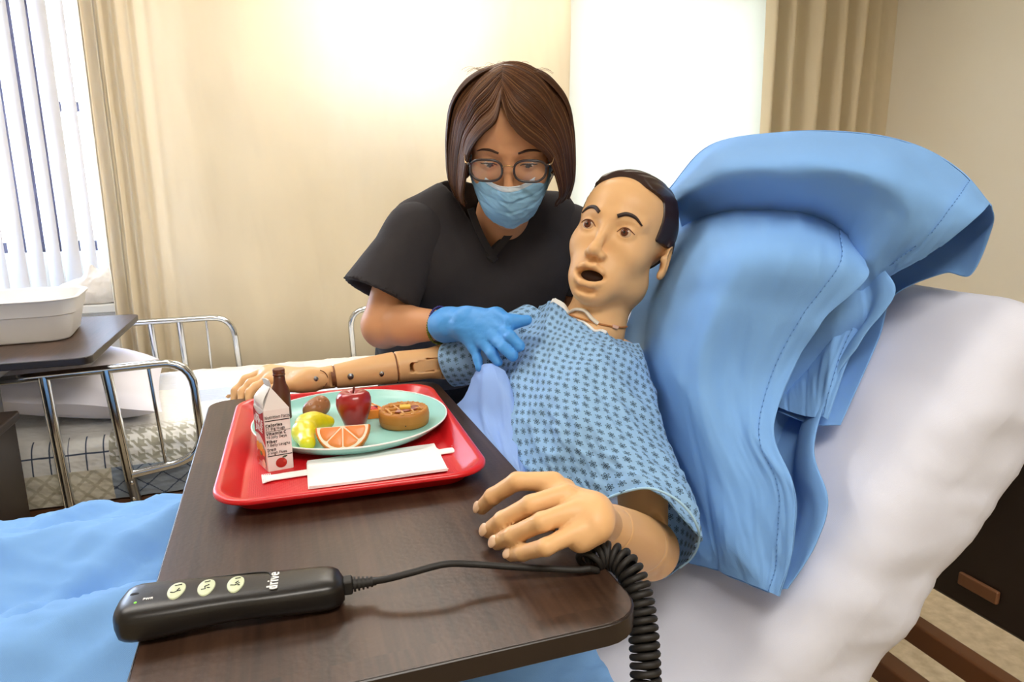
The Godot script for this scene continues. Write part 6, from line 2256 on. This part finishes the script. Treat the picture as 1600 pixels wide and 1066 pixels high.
	func tube(path: PackedVector3Array, radius, sides := 12, closed := false, flat := 1.0) -> void:
		var m := path.size()
		var rows := []
		var up := Vector3.UP
		var t0 := (path[1] - path[0]).normalized()
		if absf(t0.dot(up)) > 0.9:
			up = Vector3.RIGHT
		var side := t0.cross(up).normalized()
		var last := t0
		for i in m:
			var t: Vector3
			if closed:
				t = (path[(i + 1) % m] - path[(i + m - 1) % m]).normalized()
			else:
				t = (path[mini(i + 1, m - 1)] - path[maxi(i - 1, 0)]).normalized()
			var ax := last.cross(t)
			if ax.length() > 1e-6:
				side = side.rotated(ax.normalized(), last.angle_to(t))
			side = (side - t * side.dot(t)).normalized()
			last = t
			var w := t.cross(side)
			var rr: float = radius[i] if radius is Array or radius is PackedFloat32Array else radius
			var row := PackedVector3Array()
			for j in sides:
				var a := TAU * j / sides
				row.append(path[i] + side * cos(a) * rr + w * sin(a) * rr * flat)
			rows.append(row)
		if closed:
			rows.append(rows[0])
			grid(rows, true, false, true)
		else:
			grid(rows, true, false, true, [], true)

	# profile of (radius, height); turned about +Y and placed by xf; a repeated point makes a crease
	func lathe(prof: Array, xf := Transform3D(), sides := 32, wob = null) -> void:
		var rows := []
		for p in prof:
			var row := PackedVector3Array()
			for j in sides:
				var a := TAU * j / sides
				var r: float = p.x
				if wob != null:
					r *= wob.call(a, p.y)
				row.append(xf * Vector3(cos(a) * r, p.y, sin(a) * r))
			rows.append(row)
		grid(rows, true, false, true, [], true)

	func ball(c0: Vector3, r: Vector3, basis := Basis(), nu := 20, nv := 12) -> void:
		var rows := []
		for i in nv + 1:
			var la := -PI / 2 + PI * i / nv
			var row := PackedVector3Array()
			for j in nu:
				var lo := TAU * j / nu
				row.append(c0 + basis * Vector3(cos(la) * cos(lo) * r.x, sin(la) * r.y, cos(la) * sin(lo) * r.z))
			rows.append(row)
		grid(rows, true, false, true)

	# sheet of cloth with thickness from a grid of points
	func cloth(rows: Array, thick := 0.002, uvs: Array = []) -> void:
		var m := MB.new()
		m.grid(rows, false, false, false, uvs)
		var nc: int = rows[0].size()
		var nr := rows.size()
		var back := []
		for i in nr:
			var row := PackedVector3Array()
			for j in nc:
				row.append(m.v[i * nc + j] - m.n[i * nc + j] * thick)
			back.append(row)
		var all := []
		var alluv := []
		for i in nr:
			var row := PackedVector3Array(rows[i])
			var b: PackedVector3Array = back[i].duplicate()
			b.reverse()
			row.append_array(b)
			all.append(row)
			var u := []
			for j in nc:
				u.append(m.uv[i * nc + j])
			for j in nc:
				u.append(m.uv[i * nc + nc - 1 - j])
			alluv.append(u)
		grid(all, true, false, true, alluv)
		for i in [0, nr - 1]:
			grid([rows[i], back[i]], false, false)

	func merge(o: MB, xf := Transform3D()) -> void:
		var at := v.size()
		for p in o.v:
			v.append(xf * p)
		for p in o.n:
			n.append((xf.basis * p).normalized())
		uv.append_array(o.uv)
		if o.c.size():
			c.append_array(o.c)
		for i in o.ix:
			ix.append(at + i)

	func paint(col: Color) -> void:
		while c.size() < v.size():
			c.append(col)

	func commit() -> ArrayMesh:
		var a := []
		a.resize(Mesh.ARRAY_MAX)
		a[Mesh.ARRAY_VERTEX] = v
		a[Mesh.ARRAY_NORMAL] = n
		a[Mesh.ARRAY_TEX_UV] = uv
		if c.size() == v.size():
			a[Mesh.ARRAY_COLOR] = c
		a[Mesh.ARRAY_INDEX] = ix
		var am := ArrayMesh.new()
		am.add_surface_from_arrays(Mesh.PRIMITIVE_TRIANGLES, a)
		return am

# signed distance field of rounded cones and ellipsoids, joined smoothly and meshed as surface nets
class Field:
	var kind := PackedInt32Array()
	var op := PackedInt32Array()
	var k := PackedFloat32Array()
	var a := PackedVector3Array()
	var b := PackedVector3Array()
	var ra := PackedFloat32Array()
	var rb := PackedFloat32Array()
	var rr := PackedVector3Array()
	var inv: Array[Basis] = []
	var post: Callable
	var tint: Callable

	func cone(p: Vector3, q: Vector3, r1: float, r2: float, kk := 0.01, o := 0) -> void:
		kind.append(0); op.append(o); k.append(kk); a.append(p); b.append(q - p); ra.append(r1); rb.append(r2 - r1); rr.append(Vector3.ONE); inv.append(Basis())

	func ball(p: Vector3, r: Vector3, kk := 0.01, bs := Basis(), o := 0) -> void:
		kind.append(1); op.append(o); k.append(kk); a.append(p); b.append(Vector3.ZERO); ra.append(0); rb.append(0); rr.append(r); inv.append(bs.inverse())

	func chain(pts: Array, radii: Array, kk := 0.006, first := 0.012, o := 0) -> void:
		for i in pts.size() - 1:
			cone(pts[i], pts[i + 1], radii[i], radii[i + 1], first if i == 0 else kk, o)

	func one(i: int, p: Vector3) -> float:
		if kind[i] == 0:
			var q := p - a[i]
			var d := b[i]
			var t := clampf(q.dot(d) / maxf(d.length_squared(), 1e-12), 0.0, 1.0)
			return (q - d * t).length() - ra[i] - rb[i] * t
		var q2 := inv[i] * (p - a[i])
		var r := rr[i]
		var k0 := (q2 / r).length()
		var k1 := (q2 / (r * r)).length()
		return k0 * (k0 - 1.0) / maxf(k1, 1e-6) if k0 > 1e-5 else -minf(r.x, minf(r.y, r.z))

	func value(p: Vector3, list: PackedInt32Array) -> float:
		var d := 1e3
		for i in list:
			var e := one(i, p)
			var kk := k[i]
			if op[i] == 0:
				var h := maxf(kk - absf(d - e), 0.0)
				d = minf(d, e) - h * h / (4.0 * kk)
			else:
				e = -e
				var h := maxf(kk - absf(d - e), 0.0)
				d = maxf(d, e) + h * h / (4.0 * kk)
		if post.is_valid():
			d = post.call(p, d)
		return d

	func all() -> PackedInt32Array:
		return PackedInt32Array(range(kind.size()))

	func ray(o: Vector3, d: Vector3, far := 0.3) -> Vector3:
		var t := 0.0
		var l := all()
		for i in 60:
			var e := value(o + d * t, l)
			if e < 0.0003 or t > far:
				break
			t += e * 0.8
		return o + d * t

	func mesh(mb: MB, lo: Vector3, hi: Vector3, cell: float, xf := Transform3D()) -> void:
		var B := 6
		var nb := Vector3i(((hi - lo) / (cell * B)).ceil())
		var nx := nb.x * B + 1
		var ny := nb.y * B + 1
		var nz := nb.z * B + 1
		var D := PackedFloat32Array()
		D.resize(nx * ny * nz)
		D.fill(1.0)
		var vid := PackedInt32Array()
		vid.resize(nx * ny * nz)
		vid.fill(-1)
		var half := cell * B * 0.5 * 1.7321
		var np := kind.size()
		var whole := all()
		var active := []
		for bz in nb.z:
			for by in nb.y:
				for bx in nb.x:
					var c0 := lo + (Vector3(bx, by, bz) + Vector3.ONE * 0.5) * cell * B
					var d0 := value(c0, whole)
					if absf(d0) > half * 1.35 + 0.004:
						continue
					var list := PackedInt32Array()
					for i in np:
						var e := one(i, c0)
						if op[i] == 0:
							if e < half * 2.4 + k[i] + 0.002 or e < d0 + half * 2.4 + k[i]:
								list.append(i)
						elif e < half * 2.4 + k[i] + 0.004:
							list.append(i)
					active.append(Vector3i(bx, by, bz))
					for z in range(bz * B, bz * B + B + 1):
						for y in range(by * B, by * B + B + 1):
							var row := (z * ny + y) * nx
							for x in range(bx * B, bx * B + B + 1):
								if D[row + x] == 1.0:
									D[row + x] = value(lo + Vector3(x, y, z) * cell, list)
		var at := mb.v.size()
		var sy := nx
		var sz := nx * ny
		for bl in active:
			for z in range(bl.z * B, bl.z * B + B):
				for y in range(bl.y * B, bl.y * B + B):
					for x in range(bl.x * B, bl.x * B + B):
						var o: int = z * sz + y * sy + x
						var d000 := D[o]
						var d100 := D[o + 1]
						var d010 := D[o + sy]
						var d110 := D[o + sy + 1]
						var d001 := D[o + sz]
						var d101 := D[o + sz + 1]
						var d011 := D[o + sz + sy]
						var d111 := D[o + sz + sy + 1]
						var s := int(d000 < 0) + int(d100 < 0) + int(d010 < 0) + int(d110 < 0) + int(d001 < 0) + int(d101 < 0) + int(d011 < 0) + int(d111 < 0)
						if s == 0 or s == 8:
							continue
						var sum := Vector3.ZERO
						var m := 0
						if (d000 < 0) != (d100 < 0): sum += Vector3(d000 / (d000 - d100), 0, 0); m += 1
						if (d010 < 0) != (d110 < 0): sum += Vector3(d010 / (d010 - d110), 1, 0); m += 1
						if (d001 < 0) != (d101 < 0): sum += Vector3(d001 / (d001 - d101), 0, 1); m += 1
						if (d011 < 0) != (d111 < 0): sum += Vector3(d011 / (d011 - d111), 1, 1); m += 1
						if (d000 < 0) != (d010 < 0): sum += Vector3(0, d000 / (d000 - d010), 0); m += 1
						if (d100 < 0) != (d110 < 0): sum += Vector3(1, d100 / (d100 - d110), 0); m += 1
						if (d001 < 0) != (d011 < 0): sum += Vector3(0, d001 / (d001 - d011), 1); m += 1
						if (d101 < 0) != (d111 < 0): sum += Vector3(1, d101 / (d101 - d111), 1); m += 1
						if (d000 < 0) != (d001 < 0): sum += Vector3(0, 0, d000 / (d000 - d001)); m += 1
						if (d100 < 0) != (d101 < 0): sum += Vector3(1, 0, d100 / (d100 - d101)); m += 1
						if (d010 < 0) != (d011 < 0): sum += Vector3(0, 1, d010 / (d010 - d011)); m += 1
						if (d110 < 0) != (d111 < 0): sum += Vector3(1, 1, d110 / (d110 - d111)); m += 1
						var p := lo + (Vector3(x, y, z) + sum / m) * cell
						var g := Vector3(d100 + d110 + d101 + d111 - d000 - d010 - d001 - d011, d010 + d110 + d011 + d111 - d000 - d100 - d001 - d101, d001 + d101 + d011 + d111 - d000 - d100 - d010 - d110)
						vid[o] = mb.v.size()
						mb.v.append(xf * p)
						mb.n.append((xf.basis * g).normalized())
						mb.uv.append(Vector2(p.x, p.y))
						if tint.is_valid():
							mb.c.append(tint.call(p))
		var flip := xf.basis.determinant() < 0.0
		for bl in active:
			for z in range(bl.z * B, bl.z * B + B):
				for y in range(bl.y * B, bl.y * B + B):
					for x in range(bl.x * B, bl.x * B + B):
						var o: int = z * sz + y * sy + x
						if vid[o] < 0:
							continue
						var ins := D[o] < 0
						if y > 0 and z > 0 and ins != (D[o + 1] < 0):
							q4(mb, vid[o], vid[o - sy], vid[o - sy - sz], vid[o - sz], ins != flip)
						if x > 0 and z > 0 and ins != (D[o + sy] < 0):
							q4(mb, vid[o], vid[o - sz], vid[o - sz - 1], vid[o - 1], ins != flip)
						if x > 0 and y > 0 and ins != (D[o + sz] < 0):
							q4(mb, vid[o], vid[o - 1], vid[o - 1 - sy], vid[o - sy], ins != flip)

	func q4(mb: MB, p: int, q: int, r: int, s: int, turn: bool) -> void:
		if p < 0 or q < 0 or r < 0 or s < 0:
			return
		if turn:
			mb.ix.append_array([p, s, r, p, r, q])
		else:
			mb.ix.append_array([p, q, r, p, r, s])

func cr(p0: Vector3, p1: Vector3, p2: Vector3, p3: Vector3, t: float) -> Vector3:
	return 0.5 * (2.0 * p1 + (p2 - p0) * t + (2.0 * p0 - 5.0 * p1 + 4.0 * p2 - p3) * t * t + (3.0 * p1 - p0 - 3.0 * p2 + p3) * t * t * t)

func spline(pts: Array, per := 8, closed := false) -> PackedVector3Array:
	var out := PackedVector3Array()
	var m := pts.size()
	for i in (m if closed else m - 1):
		var p0: Vector3 = pts[(i + m - 1) % m] if closed else (pts[i - 1] if i > 0 else 2.0 * pts[0] - pts[1])
		var p3: Vector3 = pts[(i + 2) % m] if closed else (pts[i + 2] if i + 2 < m else 2.0 * pts[m - 1] - pts[m - 2])
		for s in per:
			out.append(cr(p0, pts[i], pts[(i + 1) % m], p3, float(s) / per))
	if not closed:
		out.append(pts[m - 1])
	return out

# a smooth grid through a coarse grid of control points
func patch(ctrl: Array, nu := 8, nv := 8) -> Array:
	var half := []
	for row in ctrl:
		half.append(spline(row, nu))
	var cols: int = half[0].size()
	var out := []
	for i in (ctrl.size() - 1) * nv + 1:
		out.append(PackedVector3Array())
	for j in cols:
		var col := []
		for row in half:
			col.append(row[j])
		var s := spline(col, nv)
		for i in s.size():
			out[i].append(s[i])
	return out

# uv in metres along the two directions of a grid
func metric_uv(rows: Array) -> Array:
	var nr := rows.size()
	var nc: int = rows[0].size()
	var us := [0.0]
	for j in range(1, nc):
		var d := 0.0
		for i in nr:
			d += rows[i][j].distance_to(rows[i][j - 1])
		us.append(us[j - 1] + d / nr)
	var vs := [0.0]
	for i in range(1, nr):
		var d := 0.0
		for j in nc:
			d += rows[i][j].distance_to(rows[i - 1][j])
		vs.append(vs[i - 1] + d / nc)
	var out := []
	for i in nr:
		var r := []
		for j in nc:
			r.append(Vector2(us[j], vs[i]))
		out.append(r)
	return out

# push a grid along its normals by a function of (i, j, point)
func push(rows: Array, f: Callable) -> Array:
	var m := MB.new()
	m.grid(rows)
	var nc: int = rows[0].size()
	var out := []
	for i in rows.size():
		var row := PackedVector3Array()
		for j in nc:
			row.append(m.v[i * nc + j] + m.n[i * nc + j] * f.call(i, j, m.v[i * nc + j]))
		out.append(row)
	return out

func rrect(w: float, d: float, r: float, y: float, xf := Transform3D(), k := 6) -> PackedVector3Array:
	var out := PackedVector3Array()
	r = maxf(r, 0.0005)
	for q in 4:
		var sx := 1.0 if q == 0 or q == 3 else -1.0
		var sz := 1.0 if q < 2 else -1.0
		for b in k + 1:
			var t := PI / 2 * (q + float(b) / k)
			out.append(xf * Vector3(sx * (w / 2 - r) + cos(t) * r, y, sz * (d / 2 - r) + sin(t) * r))
	return out

func arc(c: Vector3, u: Vector3, w: Vector3, r: float, a0: float, a1: float, m := 8) -> PackedVector3Array:
	var out := PackedVector3Array()
	for i in m + 1:
		var t := lerpf(a0, a1, float(i) / m)
		out.append(c + u * cos(t) * r + w * sin(t) * r)
	return out

func frame(o: Vector3, x: Vector3, y: Vector3) -> Transform3D:
	x = x.normalized()
	var z := x.cross(y).normalized()
	return Transform3D(Basis(x, z.cross(x), z), o)

# ---------- helpers: things ----------
var taken := {}

func numbered(called: String) -> String:
	if not taken.has(called):
		taken[called] = 0
		return called
	taken[called] += 1
	return "%s_%03d" % [called, taken[called]]

func tag(o: Node3D, label: String, category := "", group := "", kind := "") -> Node3D:
	o.set_meta("label", label)
	if category: o.set_meta("category", category)
	if group: o.set_meta("group", group)
	if kind: o.set_meta("kind", kind)
	return o

func thing(called: String, label: String, category: String, at := Vector3.ZERO, group := "") -> Node3D:
	var o := Node3D.new()
	o.name = numbered(called)
	add_child(o)
	o.position = at
	tag(o, label, category, group)
	return o

# a part whose mesh is given in world places
func part(called: String, mb: MB, m: Material, parent: Node3D, label := "") -> MeshInstance3D:
	var o := MeshInstance3D.new()
	o.name = called
	o.mesh = mb.commit()
	o.material_override = m
	parent.add_child(o, true)
	if parent.get_parent() == self:
		o.position = parent.transform.affine_inverse() * Vector3.ZERO
	if label: o.set_meta("label", label)
	return o

# a thing that is one mesh, in world places
func single(called: String, mb: MB, m: Material, label: String, category: String, group := "") -> MeshInstance3D:
	var o := MeshInstance3D.new()
	o.name = numbered(called)
	o.mesh = mb.commit()
	o.material_override = m
	add_child(o)
	return tag(o, label, category, group)

func struct(called: String, mb: MB, m: Material, label: String, parent: Node3D = null) -> MeshInstance3D:
	var o := MeshInstance3D.new()
	o.name = called
	o.mesh = mb.commit()
	o.material_override = m
	if parent:
		parent.add_child(o, true)
		return o
	add_child(o, true)
	o.set_meta("kind", "structure")
	o.set_meta("label", label)
	return o

func text_mesh(s: String, size: float, depth: float, bold := false) -> TextMesh:
	var t := TextMesh.new()
	var f := SystemFont.new()
	f.font_names = PackedStringArray(["Droid Sans"])
	f.font_weight = 700 if bold else 400
	t.font = f
	t.text = s
	t.font_size = 32
	t.pixel_size = size / 32.0
	t.depth = depth
	t.curve_step = 2.0
	return t

func letters(called: String, s: String, size: float, m: Material, parent: Node3D, at: Transform3D, bold := false, depth := 0.0004) -> MeshInstance3D:
	var o := MeshInstance3D.new()
	o.name = called
	o.mesh = text_mesh(s, size, depth, bold)
	o.material_override = m
	parent.add_child(o, true)
	o.transform = parent.transform.affine_inverse() * at if parent.get_parent() == self else at
	return o

# ---------- helpers: materials ----------
func mat(hex: String, rough := 0.6, metal := 0.0, spec := 0.5) -> StandardMaterial3D:
	var m := StandardMaterial3D.new()
	m.albedo_color = Color(hex)
	m.roughness = rough
	m.metallic = metal
	m.metallic_specular = spec
	return m

func noise_tex(freq: float, size := 256, normal := false, strength := 4.0, kind := FastNoiseLite.TYPE_SIMPLEX_SMOOTH, octaves := 4, seed_ := 1) -> NoiseTexture2D:
	var f := FastNoiseLite.new()
	f.noise_type = kind
	f.frequency = freq
	f.fractal_octaves = octaves
	f.seed = seed_
	var t := NoiseTexture2D.new()
	t.width = size
	t.height = size
	t.seamless = true
	t.as_normal_map = normal
	t.bump_strength = strength
	t.noise = f
	return t

func weave_tex(size := 128) -> ImageTexture:
	var im := Image.create(size, size, false, Image.FORMAT_RGB8)
	for y in size:
		for x in size:
			var a := absf(sin(PI * x / 4.0))
			var b := absf(sin(PI * y / 4.0))
			var h := a if (x / 4 + y / 4) % 2 == 0 else b
			im.set_pixel(x, y, Color(h, h, h))
	return ImageTexture.create_from_image(im)

func fabric(hex: String, rough := 0.85, relief := 0.02, scale := 40.0) -> StandardMaterial3D:
	var m := mat(hex, rough, 0.0, 0.3)
	m.heightmap_enabled = true
	m.heightmap_texture = tex_weave
	m.heightmap_scale = relief
	m.uv1_triplanar = true
	m.uv1_scale = Vector3.ONE * scale
	m.cull_mode = BaseMaterial3D.CULL_DISABLED
	m.rim_enabled = true
	m.rim = 0.15
	m.rim_tint = 0.6
	return m
